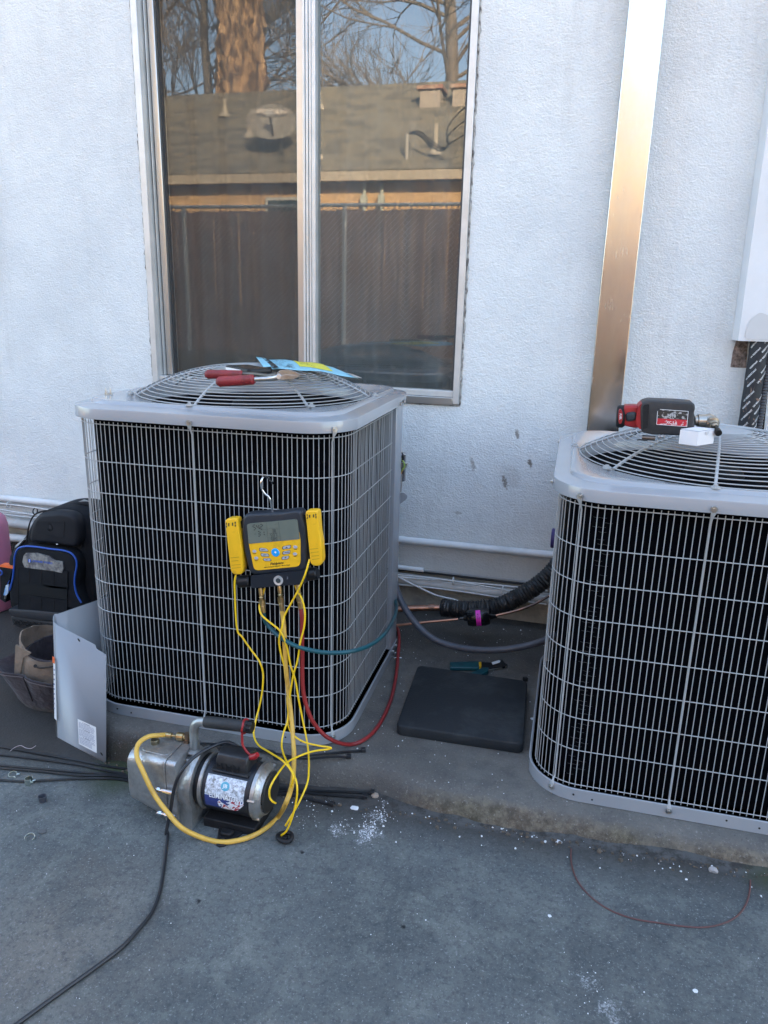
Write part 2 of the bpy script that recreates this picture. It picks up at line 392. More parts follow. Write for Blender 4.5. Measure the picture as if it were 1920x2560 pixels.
# window glass: thin sheet, clear with a mirror coat
def glass(name, ior, wav, dust=.05):
    m = bpy.data.materials.new(name); m.use_nodes = True; t = m.node_tree; t.nodes.clear(); N = t.nodes; L = t.links
    tr = N.new('ShaderNodeBsdfTransparent'); tr.inputs[0].default_value = (.80, .84, .84, 1)
    gl = N.new('ShaderNodeBsdfGlossy'); gl.inputs['Roughness'].default_value = .0
    fr = N.new('ShaderNodeFresnel'); fr.inputs[0].default_value = ior
    mx = N.new('ShaderNodeMixShader'); out = N.new('ShaderNodeOutputMaterial')
    if wav:
        nz = N.new('ShaderNodeTexNoise'); nz.inputs['Scale'].default_value = wav[0]; nz.inputs['Detail'].default_value = 1
        tc = N.new('ShaderNodeNewGeometry'); L.new(tc.outputs['Position'], nz.inputs['Vector'])
        bp = N.new('ShaderNodeBump'); bp.inputs['Strength'].default_value = wav[1]; bp.inputs['Distance'].default_value = .001
        L.new(nz.outputs[0], bp.inputs['Height']); L.new(bp.outputs[0], gl.inputs['Normal'])
    gb = N.new('ShaderNodeNewGeometry'); iv = N.new('ShaderNodeMath'); iv.operation = 'SUBTRACT'; iv.inputs[0].default_value = 1; L.new(gb.outputs['Backfacing'], iv.inputs[1])
    mu = N.new('ShaderNodeMath'); mu.operation = 'MULTIPLY'; L.new(fr.outputs[0], mu.inputs[0]); L.new(iv.outputs[0], mu.inputs[1])
    L.new(mu.outputs[0], mx.inputs[0]); L.new(tr.outputs[0], mx.inputs[1]); L.new(gl.outputs[0], mx.inputs[2])
    du = N.new('ShaderNodeBsdfDiffuse'); du.inputs[0].default_value = (.55, .52, .48, 1); m2 = N.new('ShaderNodeMixShader')
    dn = N.new('ShaderNodeTexNoise'); dn.inputs['Scale'].default_value = 4; dn.inputs['Detail'].default_value = 5; ge = N.new('ShaderNodeNewGeometry'); L.new(ge.outputs['Position'], dn.inputs['Vector'])
    dr = N.new('ShaderNodeMapRange'); dr.inputs[1].default_value = .3; dr.inputs[2].default_value = .7; dr.inputs[3].default_value = dust*.6; dr.inputs[4].default_value = dust*1.4
    L.new(dn.outputs[0], dr.inputs[0]); L.new(dr.outputs[0], m2.inputs[0]); L.new(mx.outputs[0], m2.inputs[1]); L.new(du.outputs[0], m2.inputs[2]); L.new(m2.outputs[0], out.inputs[0])
    return m
GLASS = glass('window_glass', 2.05, (3, .004)); GLASS2 = glass('screened_glass', 2.15, (5, .02))
def screen_mat():
    m = bpy.data.materials.new('insect_screen'); m.use_nodes = True; t = m.node_tree; t.nodes.clear(); N = t.nodes; L = t.links
    tr = N.new('ShaderNodeBsdfTransparent'); df = N.new('ShaderNodeBsdfDiffuse'); df.inputs[0].default_value = (.07, .065, .06, 1)
    geo = N.new('ShaderNodeNewGeometry'); sp = N.new('ShaderNodeSeparateXYZ'); L.new(geo.outputs['Position'], sp.inputs[0])
    nz = N.new('ShaderNodeTexNoise'); nz.inputs['Scale'].default_value = 3; L.new(geo.outputs['Position'], nz.inputs['Vector'])
    def wave(o, f):
        a = N.new('ShaderNodeMath'); a.operation = 'MULTIPLY'; L.new(o, a.inputs[0]); a.inputs[1].default_value = f
        b = N.new('ShaderNodeMath'); b.operation = 'SINE'; L.new(a.outputs[0], b.inputs[0])
        c = N.new('ShaderNodeMapRange'); c.inputs[1].default_value = -1; c.inputs[2].default_value = 1; c.inputs[3].default_value = .16; c.inputs[4].default_value = .36
        L.new(b.outputs[0], c.inputs[0]); return c.outputs[0]
    a = N.new('ShaderNodeMath'); a.operation = 'MAXIMUM'; L.new(wave(sp.outputs[0], 4200), a.inputs[0]); L.new(wave(sp.outputs[2], 4200), a.inputs[1])
    mx = N.new('ShaderNodeMixShader'); out = N.new('ShaderNodeOutputMaterial'); L.new(a.outputs[0], mx.inputs[0])
    L.new(tr.outputs[0], mx.inputs[1]); L.new(df.outputs[0], mx.inputs[2]); L.new(mx.outputs[0], out.inputs[0]); return m
SCREEN = screen_mat()

# ------------------------------------------------------------ ground and pad
def grid(name, xs, ys, f, mat, **k):
    V = [Vector((x, y, f(x, y))) for y in ys for x in xs]; nx = len(xs)
    F = [(j*nx+i, j*nx+i+1, (j+1)*nx+i+1, (j+1)*nx+i) for j in range(len(ys)-1) for i in range(nx-1)]
    m = MB(); m.add(V, F); return m.obj(name, mat, None, smooth=60, **k)
def frange(a, b, n): return [a+(b-a)*i/n for i in range(n+1)]
def bumpy(x, y, s=1): return (math.sin(x*3.1*s+1)*math.sin(y*4.3*s+2)+.6*math.sin(x*7.7*s+y*5.9*s))*.5
xs = [-60, -20, -6]+frange(-3.5, 2, 110)+[6, 20, 60]; ys = [-60, -25, -9, -4, -1]+frange(.6, 3.0, 60)+[3.3]
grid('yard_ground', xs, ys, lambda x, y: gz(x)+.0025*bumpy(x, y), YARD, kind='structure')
random.seed(3)
prof = [(1.742, -.06), (1.745, .0), (1.750, .035), (1.757, .062), (1.769, .083), (1.784, .0935), (1.802, .098), (1.83, .1)]
cut_ = lambda x: .62*max(0, -1.33-x)+.055*math.exp(-((x+.55)/.24)**2)
jx = frange(-1.50, 3.4, 400); V = []; rows = len(prof)+14
jit = [[random.gauss(0, 1) for _ in prof] for _ in jx]
for i, x in enumerate(jx):
    lo = .012*math.sin(x*5.1)*math.sin(x*2.3+1)+.005*math.sin(x*23)
    for j, (y, z) in enumerate(prof):
        a = sum(jit[max(0, min(len(jx)-1, i+d))][j] for d in (-1, 0, 1))/3 if j < 7 else 0
        V.append(Vector((x, y+(lo+.0035*a)*(1 if j < 7 else .3)+cut_(x), z+(.0018*a if 2 < j < 7 else 0))))
    for j in range(14): V.append(Vector((x, max(1.85, 1.83+cut_(x)+.02)+(3.02-1.85)*j/13, .1+.0012*bumpy(x*2, j*.4))))
F = [(i*rows+j, (i+1)*rows+j, (i+1)*rows+j+1, i*rows+j+1) for i in range(len(jx)-1) for j in range(rows-1)]
m = MB(); m.add(V, F)
e = [0*rows+j for j in range(rows)]; k = len(m.V)
for j in range(rows): m.V.append(Vector((-1.515, m.V[j].y, -.07)))
m.F += [(j, j+1, k+j+1, k+j) for j in range(rows-1)]
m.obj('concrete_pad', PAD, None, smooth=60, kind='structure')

# ------------------------------------------------------------ the building with its window
bld = thing('stucco_house', 'white stucco house wall with an aluminium sliding window, behind the two air conditioners', 'building', (0, D, 0))
XL, XR, ZB, ZT, HW = -1.842, -.472, 1.022, 2.78, 5.9
m = MB()
m.box((-9, D, .29), (XL, D+.2, HW)); m.box((XR, D, .29), (9, D+.2, HW)); m.box((XL, D, .29), (XR, D+.2, ZB)); m.box((XL, D, ZT), (XR, D+.2, HW))
m.obj('wall', STUCCO, bld)
m = MB(); m.box((-9, D+.2, -.2), (9, D+6, HW)) if False else None
shell = M('inner_plaster', (.30, .30, .29), rough=.8)
m = MB(); m.box((-9, D+6, -.2), (9, D+6.2, HW)); m.box((-9.2, D+.21, -.2), (-9, D+6.2, HW)); m.box((9, D+.21, -.2), (9.2, D+6.2, HW))
m.box((-9.2, D+.21, HW-.1), (9.2, D+6.2, HW+.1)); m.box((-9, D+.21, .1), (9, D+6, .28)); m.obj('inner_shell', shell, bld)
m = MB(); m.box((-9.3, D-.35, HW+.11), (9.3, D+6.5, HW+.26)); m.obj('flat_roof', M('roof_edge', (.45, .44, .42), rough=.8), bld)
found = M('foundation_concrete', (.52, .47, .39), (.34, .31, .27), ns=9, rough=.85, bump=.5, bs=60)
m = MB(); m.box((-9, D+.012, -.3), (9, D+.19, .288)); m.obj('foundation', found, bld, bevel=.004)
m = MB(); m.box((-9, D-.006, .283), (9, D+.03, .2895)); m.obj('drip_screed', M('screed_metal', (.55, .56, .57), rough=.5, metal=.4), bld)
fl = M('lime_dirt', (.12, .10, .085), (.2, .17, .14), ns=30, rough=.9, bump=.6, bs=120)
win = MB()
win.box((XL-.012, D-.010, ZB-.006), (XL+.016, D+.05, ZT)); win.box((XR-.020, D-.010, ZB-.006), (XR+.006, D+.05, ZT)); win.box((XL+.016, D-.010, ZT-.04), (XR-.02, D+.05, ZT))
win = win.obj('window', winw, bld, bevel=.002)
m = MB(); m.box((XL+.016, D-.014, ZB-.010), (XR-.020, D+.055, ZB+.020)); m.obj('window_sill', wing, win, bevel=.002)
m = MB(); m.box((XL+.016, D+.0, ZB+.021), (XR-.021, D+.04, ZB+.045)); m.obj('bottom_rail', winw, win, bevel=.002)
for a, b, y, mt in ((.0165, .0215, .052, wind), (.0222, .0245, .03, winw), (.025, .0295, .055, wind)):
    m = MB(); m.box((XL+a, D+y, ZB+.046), (XL+b, D+y+.03, ZT-.041)); m.obj('jamb_track', mt, win, bevel=.001)
m = MB(); m.box((XL+.030, D+.045, ZB+.046), (XL+.058, D+.075, ZT-.041)); m.obj('sash_stile', wing, win, bevel=.003)
m = MB(); m.box((XL+.0585, D+.062, ZB+.046), (XL+.068, D+.078, ZT-.041)); m.obj('glazing_seal', wind, win)
xm0, xm1 = -1.168, -1.086
m = MB(); m.box((xm0, D+.02, ZB+.046), (xm0+.028, D+.07, ZT-.041)); m.obj('meeting_stile', wing, win, bevel=.002)
for k in range(3):
    m = MB(); m.box((xm0+.030+k*.0135, D+.004+.0*k, ZB+.046), (xm0+.0405+k*.0135, D+.06, ZT-.041)); m.obj('meeting_rib', winw, win, bevel=.002)
m = MB(); m.box((xm0+.0705, D-.002, ZB+.046), (xm1+.004, D+.058, ZT-.041)); m.obj('meeting_stile', winw, win, bevel=.002)
m = MB(); m.box((XR-.030, D+.012, ZB+.046), (XR-.021, D+.04, ZT-.041)); m.obj('glazing_bead', wind, win)
G1, G2 = D+.03, D+.068
m = MB(); m.box((xm1+.005, G1, ZB+.045), (XR-.031, G1+.004, ZT-.04)); m.obj('pane', GLASS, win, smooth=0)
m = MB(); m.box((XL+.060, G2, ZB+.045), (xm0-.001, G2+.004, ZT-.04)); m.obj('pane', GLASS2, win, smooth=0)
m = MB(); m.add([(XL+.0585, D+.060, ZB+.045), (xm0-.0005, D+.060, ZB+.045), (xm0-.0005, D+.060, ZT-.04), (XL+.0585, D+.060, ZT-.04)], [(0, 1, 2, 3)]); m.obj('insect_screen', SCREEN, win, smooth=0)
# blind inside: a wavy cloth
V = []; n = 240
for i in range(n+1):
    x = XL-.15+(XR-XL+.3)*i/n; y = D+.34+.022*math.sin(i*.31+.6*math.sin(i*.05))
    V += [Vector((x, y, .85)), Vector((x, y, ZT+.1))]
m = MB(); m.add(V, [(2*i, 2*i+2, 2*i+3, 2*i+1) for i in range(n)]); m.obj('curtain', M('curtain_cloth', (.16, .18, .19), (.11, .125, .13), ns=3, rough=.9), bld, smooth=60)
# rough stucco lip round the window opening
random.seed(5); m = MB()
for (x0, z0, x1, z1) in ((XL-.014, ZB-.012, XL-.014, ZT), (XR+.010, ZB-.012, XR+.010, ZT), (XL-.014, ZB-.012, XR+.01, ZB-.012)):
    L_ = math.hypot(x1-x0, z1-z0); n = int(L_/.012)
    P = [Vector((x0+(x1-x0)*i/n+random.gauss(0, .0011), D+.0005, z0+(z1-z0)*i/n+random.gauss(0, .0011))) for i in range(n+1)]
    m.tube(P, [.0035+abs(random.gauss(0, .0016)) for _ in P], 5)
m.obj('stucco_lip', M('sealant_grime', (.42, .42, .40), (.12, .11, .10), ns=26, rough=.9, lo=.45, hi=.6), bld)
# foundation vent mesh (left)
v = MB(); P0, P1 = at(-60, 1340, D+.005), at(75, 1425, D+.005)
m = MB(); m.box((P0.x, D+.008, P1.z-.05), (P1.x+.06, D+.0135, P0.z)); vent = m.obj('crawl_vent', M('vent_dark', (.012, .012, .013), rough=.8), bld)
m = MB(); k = 0
x = P0.x
while x < P1.x+.06: m.box((x-.0011, D+.002, P1.z-.05), (x+.0011, D+.0045, P0.z)); x += .011
z = P1.z-.05
while z < P0.z: m.box((P0.x, D+.0048, z-.0011), (P1.x+.06, D+.007, z+.0011)); z += .011
m.obj('vent_grid', M('vent_wire', (.10, .10, .105), rough=.6), vent, kind='stuff')
# hole in the stucco by the line cover
m = plate([(1841, 850), (1870, 850), (1866, 920), (1826, 918), (1832, 880)], D-.0015, D+.001, r=.003)
m.obj('wall_hole', M('broken_lath', (.10, .075, .06), (.32, .25, .22), ns=55, rough=.95, bump=1, bs=90, lo=.4, hi=.62), bld)

# ------------------------------------------------------------ pipes and cables on the wall
zc = .424
m = MB(); P = [Vector((x, D-.028, zc+.0015*math.sin(x*2))) for x in frange(-4.2, 3.2, 60)]
m.tube(P, .0165, 14); pipe = m.obj('conduit_pipe', whitep, label='long white painted conduit along the wall at the foot of the smooth stucco', cat='pipe', smooth=60)
for x in (-2.05, -.02, 1.4):
    m = MB(); m.box((x-.012, D-.050, zc-.02), (x+.012, D-.012, zc+.02)); m.box((x-.012, D-.014, zc-.045), (x+.012, D-.002, zc+.045)); m.obj('pipe_clip', whitep, pipe, bevel=.006)
whitep2 = M('chalky_pvc', (.72, .71, .69), (.55, .53, .50), ns=8, rough=.6)
sm01 = lambda t: max(0, min(1, t))**2*(3-2*max(0, min(1, t)))
P = [Vector((x, D-.035, .243-.026*(x+.4)+.003*math.sin(x*1.7))) for x in frange(-4.2, 3.2, 50)]
m = MB(); m.tube(P, .024, 14); m.obj('drain_pipe', whitep2, label='thick chalky white pipe below the cable bundle at the wall foot', cat='pipe', smooth=60)
P = [Vector((x, D-.025, .298-.006*(x+1.0))) for x in frange(-2.0, -.58, 20)]
m = MB(); m.tube(P, .010, 10); m.obj('flat_white_conduit', M('clean_white_plastic', (.74, .75, .75), rough=.45), label='clean white slim conduit just under the stucco edge beside the left air conditioner', cat='pipe', smooth=60)
P = [Vector((x, D-.035, .222+.003*math.sin(x*2))) for x in frange(-4.2, -1.75, 20)]
m = MB(); m.tube(P, .02, 12); m.obj('low_pipe', whitep2, label='lower white pipe behind the pink gas cylinder and the backpack', cat='pipe', smooth=60)
whc = M('white_cable', (.68, .68, .66), (.5, .49, .47), ns=20, rough=.5); gyc = M('grey_cable', (.30, .29, .28), rough=.5)
random.seed(11)
cabs = []
lab = ['topmost grey cable of the bundle along the wall foot', 'white cable crossing under the stucco edge, second of the bundle', 'white cable sagging in the middle of the bundle', 'thin white cable lowest of the bundle along the wall', 'black cable lying tight under the stucco edge', 'white cable looping low towards the backpack']
for i in range(6):
    P = []
    for x in frange(-4.2, -.05, 34):
        sag = .010*math.sin(x*2.2+i*1.3)+.008*math.sin(x*4.9+i*2.1)
        P.append(Vector((x, D-.045-.012*(i % 3), .278-.0085*i+.118*sm01((-.95-x)/1.2)+sag*(.4 if i in (0, 4) else 1)-.02*max(0, (x+.5))*1.0)))
    if i == 4: P = [Vector((x, D-.016, .281+.0006*math.sin(x*9))) for x in frange(-4.2, 3.2, 30)]
    mt = (gyc, whc, whc, whc, blackp, whc)[i]
    hose('cable', P, .0035 if i != 4 else .0045, mt, n=8, seg=3, label=lab[i], cat='cable', group='cables along the wall foot')
for px, py in ((1133, 1452), (1257, 1474), (22, 1262), (88, 1278)):
    c_ = at(px, py, D-.06); m = MB(); n = 16
    P = [c_+Vector((0, .016*math.sin(2*math.pi*i/n), .015*math.cos(2*math.pi*i/n))) for i in range(n)]
    m.tube(P, .0028, 6, closed=True)
    w_ = px != 88
    m.obj('cable_tie', whc if w_ else blackp, label={1133: 'white tie round the cable bundle in the gap between the two units', 1257: 'white tie round the cables nearest the black insulated line', 22: 'white tie round the cables at the far left above the pink cylinder', 88: 'black tie round the cables just left of the backpack'}[px], cat='cable tie', group='ties round the wall cables')
hose('stray_cable', [at(990, 1440, D-.07), at(1040, 1465, D-.075), at(1090, 1488, D-.08), at(1145, 1503, D-.10), at(1165, 1530, D-.09)], .004, whc, label='single white cable running down to the black insulated pipe', cat='cable')

# galvanised downspout
xa, xb = .041, .158
ds = thing('downspout', 'tall flat galvanised sheet-metal downspout on the wall behind the right air conditioner', 'downspout', (.1, D, .3))
m = MB(); V = []
out = [(xa, D-.004), (xa, D-.082), (xb, D-.092), (xb, D-.004)]
pts = bez_round([Vector((a, b, 0)) for a, b in out], .004, 3)
zs = frange(.30, 4.2, 60); rings = []
for z in zs:
    b = .0018*math.sin(z*3.1+.4)+.001*math.sin(z*7.3)
    rings.append([Vector((p.x+b*.4, p.y+b*(1 if p.y < D-.05 else 0), z)) for p in pts])
m.loft(rings); m.obj('metal_duct', GALV, ds, smooth=40)
m = MB()
for z in (.5, 3.3): m.box((xa-.02, D-.095, z), (xb+.02, D-.0905, z+.03)) if False else m.box((xa-.035, D-.006, z), (xb+.035, D-.002, z+.03))
m.obj('strap', GALV, ds)

# line-set cover, foam pipe, flexible conduit at far right
lc = thing('line_cover', 'white painted sheet-metal pipe cover on the wall at the right edge', 'pipe cover', (.6, D, 1.31))
m = MB(); A = at(1845, 852, D-.09)
pts = [Vector((A.x-.006, D-.001, 0)), Vector((A.x+.0, D-.09, 0)), Vector((A.x+.24, D-.09, 0)), Vector((A.x+.245, D-.001, 0))]
rings = [[Vector((p.x-.012*(z-1.31), p.y, z)) for p in pts] for z in frange(A.z, 4.2, 8)]
m.loft(rings, caps=False); o = m.obj('cover_panel', M('worn_white_paint', (.70, .71, .72), (.64, .65, .66), ns=5, rough=.55), lc, smooth=0)
sm_ = o.modifiers.new('sheet', 'SOLIDIFY'); sm_.thickness = .0015
m = plate([(1862, 836), (1875, 800), (1900, 780), (1925, 790), (1940, 830), (1930, 850), (1866, 850)], D-.0925, D-.0915, r=.01); m.obj('paper_patch', M('torn_paper', (.56, .56, .555), rough=.9), lc)
m = MB(); cap_ = M('dark_metal', (.1, .1, .1), rough=.5)
foam = M('pipe_foam', (.010, .013, .018), (.016, .019, .024), ns=30, rough=.6, bump=.3, bs=60)
fo = thing('insulated_pipe', 'thick black foam-insulated pipe printed in white, coming out of the white cover', 'insulated pipe', (.6, D-.06, .4))
A1, A2 = at(1900, 850, D-.055), at(1864, 1090, D-.055)
axis = (A2-A1); A0 = A1-axis*.25; A3 = A2+axis*1.7; FR = .031
m = MB(); Pf = [A0+(A3-A0)*t for t in frange(0, 1, 40)]; m.tube(Pf, [FR*(1+.02*math.sin(i*1.7)) for i in range(41)], 22); m.obj('foam_sleeve', foam, fo, smooth=60)
dirv = (A3-A0).normalized(); side = dirv.cross(Vector((0, 1, 0))).normalized()
if side.x < 0: side = -side
def foam_map(cx, cz):
    def f(u, v):
        # diagonal lettering, wrapped round the sleeve
        a = rad(52); U = u*math.cos(a)-v*math.sin(a)+cx; W_ = u*math.sin(a)+v*math.cos(a)+cz
        th = U/FR; c0 = A0+dirv*((A0.z-W_)/(-dirv.z))
        return c0+side*(math.sin(th)*(FR+.0012))-Vector((0, 1, 0))*(math.cos(th)*(FR+.0012))
    return f
random.seed(21)
zz = A0.z-.05; k = 0
while zz > .93:
    for cx, s_ in ((-.018, ('UV RESISTANT', 'RESISTANT')[k % 2]), (.022, ('RESISTANT', 'UV RESISTANT')[k % 2])):
        if random.random() < .9: text('printed_words', s_, random.uniform(.0070, .0085), foam_map(cx+random.uniform(-.004, .004), zz+cx*.6+random.uniform(-.008, .008)), white, fo, bold=True)
    zz -= .036; k += 1
m = MB()
for i in range(14):
    t = .22+i*.018; P = A0+(A3-A0)*t; a = random.uniform(-.9, .5)
    q = P+side*(math.sin(a)*(FR+.0008))-Vector((0, 1, 0))*(math.cos(a)*(FR+.0008))
    for j in range(2):
        v1 = q+Vector((random.gauss(0, .004), -.0006*j, random.gauss(0, .004))); v2 = v1+Vector((random.gauss(.004, .004), 0, random.gauss(0, .01))); v3 = v1+Vector((random.gauss(-.003, .003), 0, random.gauss(.006, .007)))
        m.add([v1, v2, v3], [(0, 1, 2)])
m.obj('torn_patch', M('foam_tear', (.25, .16, .12), rough=.9), fo, smooth=0)
fc = thing('corrugated_conduit', 'grey corrugated flexible conduit beside the printed black foam pipe', 'conduit', (.65, D-.03, .4))
m = MB(); B0 = at(1930, 850, D-.045); B3 = B0+(A3-A0)*.9; n = 260
m.tube([B0+(B3-B0)*(i/n) for i in range(n+1)], [.0135 if i % 3 else .0110 for i in range(n+1)], 12); m.obj('ribbed_tube', M('dark_grey_conduit', (.06, .065, .075), rough=.5), fc, smooth=30)
if True:
    hose('black_wire', [at(1945, 850, D-.03), at(1920, 960, D-.03), at(1905, 1100, D-.03)], .004, blackp, label='thin black wire hanging behind the grey corrugated conduit', cat='wire')

# ------------------------------------------------------------ air conditioners
W = .889
def rrect(i, R_, z, n=10, seg=6):
    """rounded square ring, inset i, radius R_; points counter-clockwise from the front-left corner"""
    out = []; a, b = i, W-i
    for cx, cy, s0 in ((a+R_, a+R_, 180), (b-R_, a+R_, 270), (b-R_, b-R_, 0), (a+R_, b-R_, 90)):
        for k in range(n+1):
            t = rad(s0+90*k/n); out.append(Vector((cx+R_*math.cos(t), cy+R_*math.sin(t), z)))
        # straight bit is closed by the next corner; add midpoints for the circle loft
        nx = {180: (b-R_, a), 270: (b, b-R_), 0: (a+R_, b), 90: (a, a+R_)}[s0]
        p = out[-1]
        for k in range(1, seg): out.append(Vector((p.x+(nx[0]-p.x)*k/seg, p.y+(nx[1]-p.y)*k/seg, z)))
    return out
RC, RO = .4445, .376
def circ(r, z, ref):
    out = []
    for p in ref:
        a = math.atan2(p.y-RC, p.x-RC); out.append(Vector((RC+r*math.cos(a), RC+r*math.sin(a), z)))
    return out
def make_unit(label, X0, Y0, rot, rows, zb, straps, ribs, ticks, open_corner, pitch=.01488):
    u = thing('air_conditioner', label, 'air conditioner', (X0, Y0, 0), rot, 'grey outdoor air conditioning units on the pad')
    def ob(m, n, mat, par=None, **k): return m.obj(n, mat, par or u, world=False, **k)
    zt = rows[-1]+.016
    # base pan
    m = MB(); m.loft([rrect(.0, .142, zb), rrect(.0, .142, zb+.036), rrect(.003, .139, zb+.0375), rrect(.007, .135, zb+.036), rrect(.008, .134, zb+.012)], caps=False)
    m.loft([rrect(.003, .139, zb+.002), rrect(.2, .07, zb+.002)], caps=True)
    base = ob(m, 'base_pan', paint, smooth=30)
    m = MB(); m.loft([rrect(.009, .133, zb+.014), rrect(.2, .07, zb+.014)], caps=True); ob(m, 'pan_floor', M('pan_dark', (.010, .012, .011), rough=.7, spec=.2), base)
    for (hx, hz) in ((.13, .020), (.18, .014), (.52, .022), (.60, .016), (.71, .02), (.76, .012)):
        m = MB(); m.cyl((hx, -.0008, zb+hz), (hx, .001, zb+hz), .0028 if hz > .013 else .002, n=10)
        ob(m, 'screw_hole', blacki, base)
    # coil: dark ribbed block
    m = MB(); rr = []
    m.loft([rrect(.052, .092, zb+.03), rrect(.052, .092, zt+.004)]); ob(m, 'coil', darkcoil, smooth=30)
    m = MB(); z = zb+.05; k = 0
    while z < zt-.03:
        for xx in ticks:
            if random.random() < .8:
                j = (k % 2)*.016; m.tube([Vector((xx+j, .0505, z)), Vector((xx+.010+j, .0495, z-.0015)), Vector((xx+.019+j, .0505, z-.0005))], .0005, 5)
        z += .0125 if k % 4 else .020; k += 1
    if m.V: ob(m, 'coil_tube_ends', tubem, kind='stuff')
    # vertical wires as separate parts sharing one mesh
    I = .018; Rw = .124; a, b = I, W-I; path = []
    ye = .63 if open_corner else W-.12
    def seg(p, q, n): return [(p[0]+(q[0]-p[0])*i/n, p[1]+(q[1]-p[1])*i/n) for i in range(n)]
    def arc(cx, cy, s0, s1, n): return [(cx+Rw*math.cos(rad(s0+(s1-s0)*i/n)), cy+Rw*math.sin(rad(s0+(s1-s0)*i/n))) for i in range(n)]
    path = seg((a, W-.12), (a, a+Rw), 40)+arc(a+Rw, a+Rw, 180, 270, 24)+seg((a+Rw, a), (b-Rw, a), 240)+arc(b-Rw, a+Rw, 270, 360, 24)+seg((b, a+Rw), (b, ye), 40)+[(b, ye)]
    cum = [0]
    for i in range(1, len(path)): cum.append(cum[-1]+math.hypot(path[i][0]-path[i-1][0], path[i][1]-path[i-1][1]))
    def atlen(s):
        for i in range(1, len(cum)):
            if cum[i] >= s:
                t = (s-cum[i-1])/(cum[i]-cum[i-1]); return (path[i-1][0]+(path[i][0]-path[i-1][0])*t, path[i-1][1]+(path[i][1]-path[i-1][1])*t)
        return path[-1]
    pm = MB(); pm.tube([Vector((0, 0, rows[0]-.008)), Vector((0, 0, rows[-1]+.008))], .00120, 6)
    wm = mesh_of('vertical_wire', pm.V, pm.F, wirep, 60)
    # phase so that a strap sits on a wire position
    s0 = cum[40]+math.pi/2*Rw+(straps[0]-(a+Rw)); s = s0-int(s0/pitch)*pitch
    while s < cum[-1]:
        x_, y_ = atlen(s); s += pitch
        o = bpy.data.objects.new('vertical_wire', wm); COL.objects.link(o); o.parent = u
        o.location = (x_, y_, 0); o.rotation_euler = (random.gauss(0, .0006), random.gauss(0, .0006), 0)
    for z in rows:
        m = MB(); m.tube([Vector((p[0]+(.002 if False else 0), p[1], z)) for p in path], .00145, 6, caps=True)
        # sit just outside the uprights
        ob(m, 'horizontal_wire', wirep, smooth=60)
    # inner brace wires at the left end
    # straps with flattened tips and screws
    sts = [(x_, 0) for x_ in straps]
    for st in straps:
        sx, sy = (st, a) if not isinstance(st, tuple) else st
        # place on path nearest
        px_, py_ = min(path, key=lambda p: (p[0]-sx)**2+(p[1]-sy)**2)
        i = path.index((px_, py_)); q0, q1 = path[i-1], path[min(i+1, len(path)-1)]
        t = Vector((q1[0]-q0[0], q1[1]-q0[1], 0)).normalized(); nrm = Vector((t.y, -t.x, 0))
        p = Vector((px_, py_, 0)); m = MB()
        off = nrm*.0045
        prof_ = [(zb+.014, .0062, .0175), (zb+.030, .0062, .0175), (zb+.043, .0026, .012), (rows[0]+.01, .0021, .0045), (rows[-1]-.01, .0021, .0045), (rows[-1]+.004, .0026, .012), (rows[-1]+.016, .0062, .0185), (rows[-1]+.033, .0062, .0185)]
        rings = []
        for (z, hw, of) in prof_:
            c_ = p+nrm*of; rings.append([c_+t*hw+Vector((0, 0, z)), c_-t*hw+Vector((0, 0, z)), c_-t*hw+nrm*.0035+Vector((0, 0, z)), c_+t*hw+nrm*.0035+Vector((0, 0, z))])
        m.loft(rings); st_o = ob(m, 'strap', wirep, bevel=.001)
        for z in (zb+.022, rows[-1]+.026):
            c_ = p+nrm*.0205+Vector((0, 0, z)); m = MB(); m.cyl(c_, c_+nrm*.0022, .0078, n=16); m.cyl(c_+nrm*.0022, c_+nrm*.0065, .0046, n=6)
            ob(m, 'screw', steel, st_o, smooth=30)
    # rear-right post and the service corner
    if open_corner:
        m = MB(); m.prism([Vector((W-.022, .635, zb+.036)), Vector((W-.006, .635, zb+.036)), Vector((W-.004, .64, zb+.036)), Vector((W-.004, .728, zb+.036)), Vector((W-.022, .73, zb+.036))], (0, 0, zt-zb-.036))
        post = ob(m, 'corner_post', paint, bevel=.002)
        m = MB(); m.box((.52, .735, zb+.03), (W-.09, .742, zt)); m.box((.52, .742, zb+.03), (.527, W-.02, zt)); ob(m, 'control_compartment', M('galv_inner', (.4, .41, .42), rough=.4, metal=.6))
        for z, hz in ((zt+.006, 0), (zb+.02, 0)):
            for yy in (.655, .70):
                m = MB(); m.cyl((W, yy, z+.004*(yy > .68)), (W+.006, yy, z+.004*(yy > .68)), .006, n=6); ob(m, 'screw', steel, post)
    else:
        m = MB(); m.prism([Vector((W-.022, W-.16, zb+.036)), Vector((W-.004, W-.16, zb+.036)), Vector((W-.004, W-.02, zb+.036)), Vector((W-.022, W-.02, zb+.036))], (0, 0, zt-zb-.036)); ob(m, 'corner_post', paint, bevel=.002)
    m = MB(); m.box((.02, W-.135, zb+.036), (.035, W-.03, zt)); m.box((.035, W-.036, zb+.036), (.14, W-.022, zt)); ob(m, 'corner_post', paint, bevel=.002)
    # lid
    L0 = rrect(0, .118, 0)
    def rr_(i, R_, z): return rrect(i, R_, z)
    zt2 = zt+.033
    rings = [rr_(.004, .140, zt+.001), rr_(0, .144, zt), rr_(0, .144, zt2-.0035), rr_(.0012, .1428, zt2-.0008), rr_(.004, .140, zt2), rr_(.034, .126, zt2+.0065),
             rr_(.041, .120, zt2+.007), rr_(.044, .117, zt2+.014), rr_(.050, .112, zt2+.017), rr_(.056, .106, zt2+.0172)]
    ref = rings[-1]
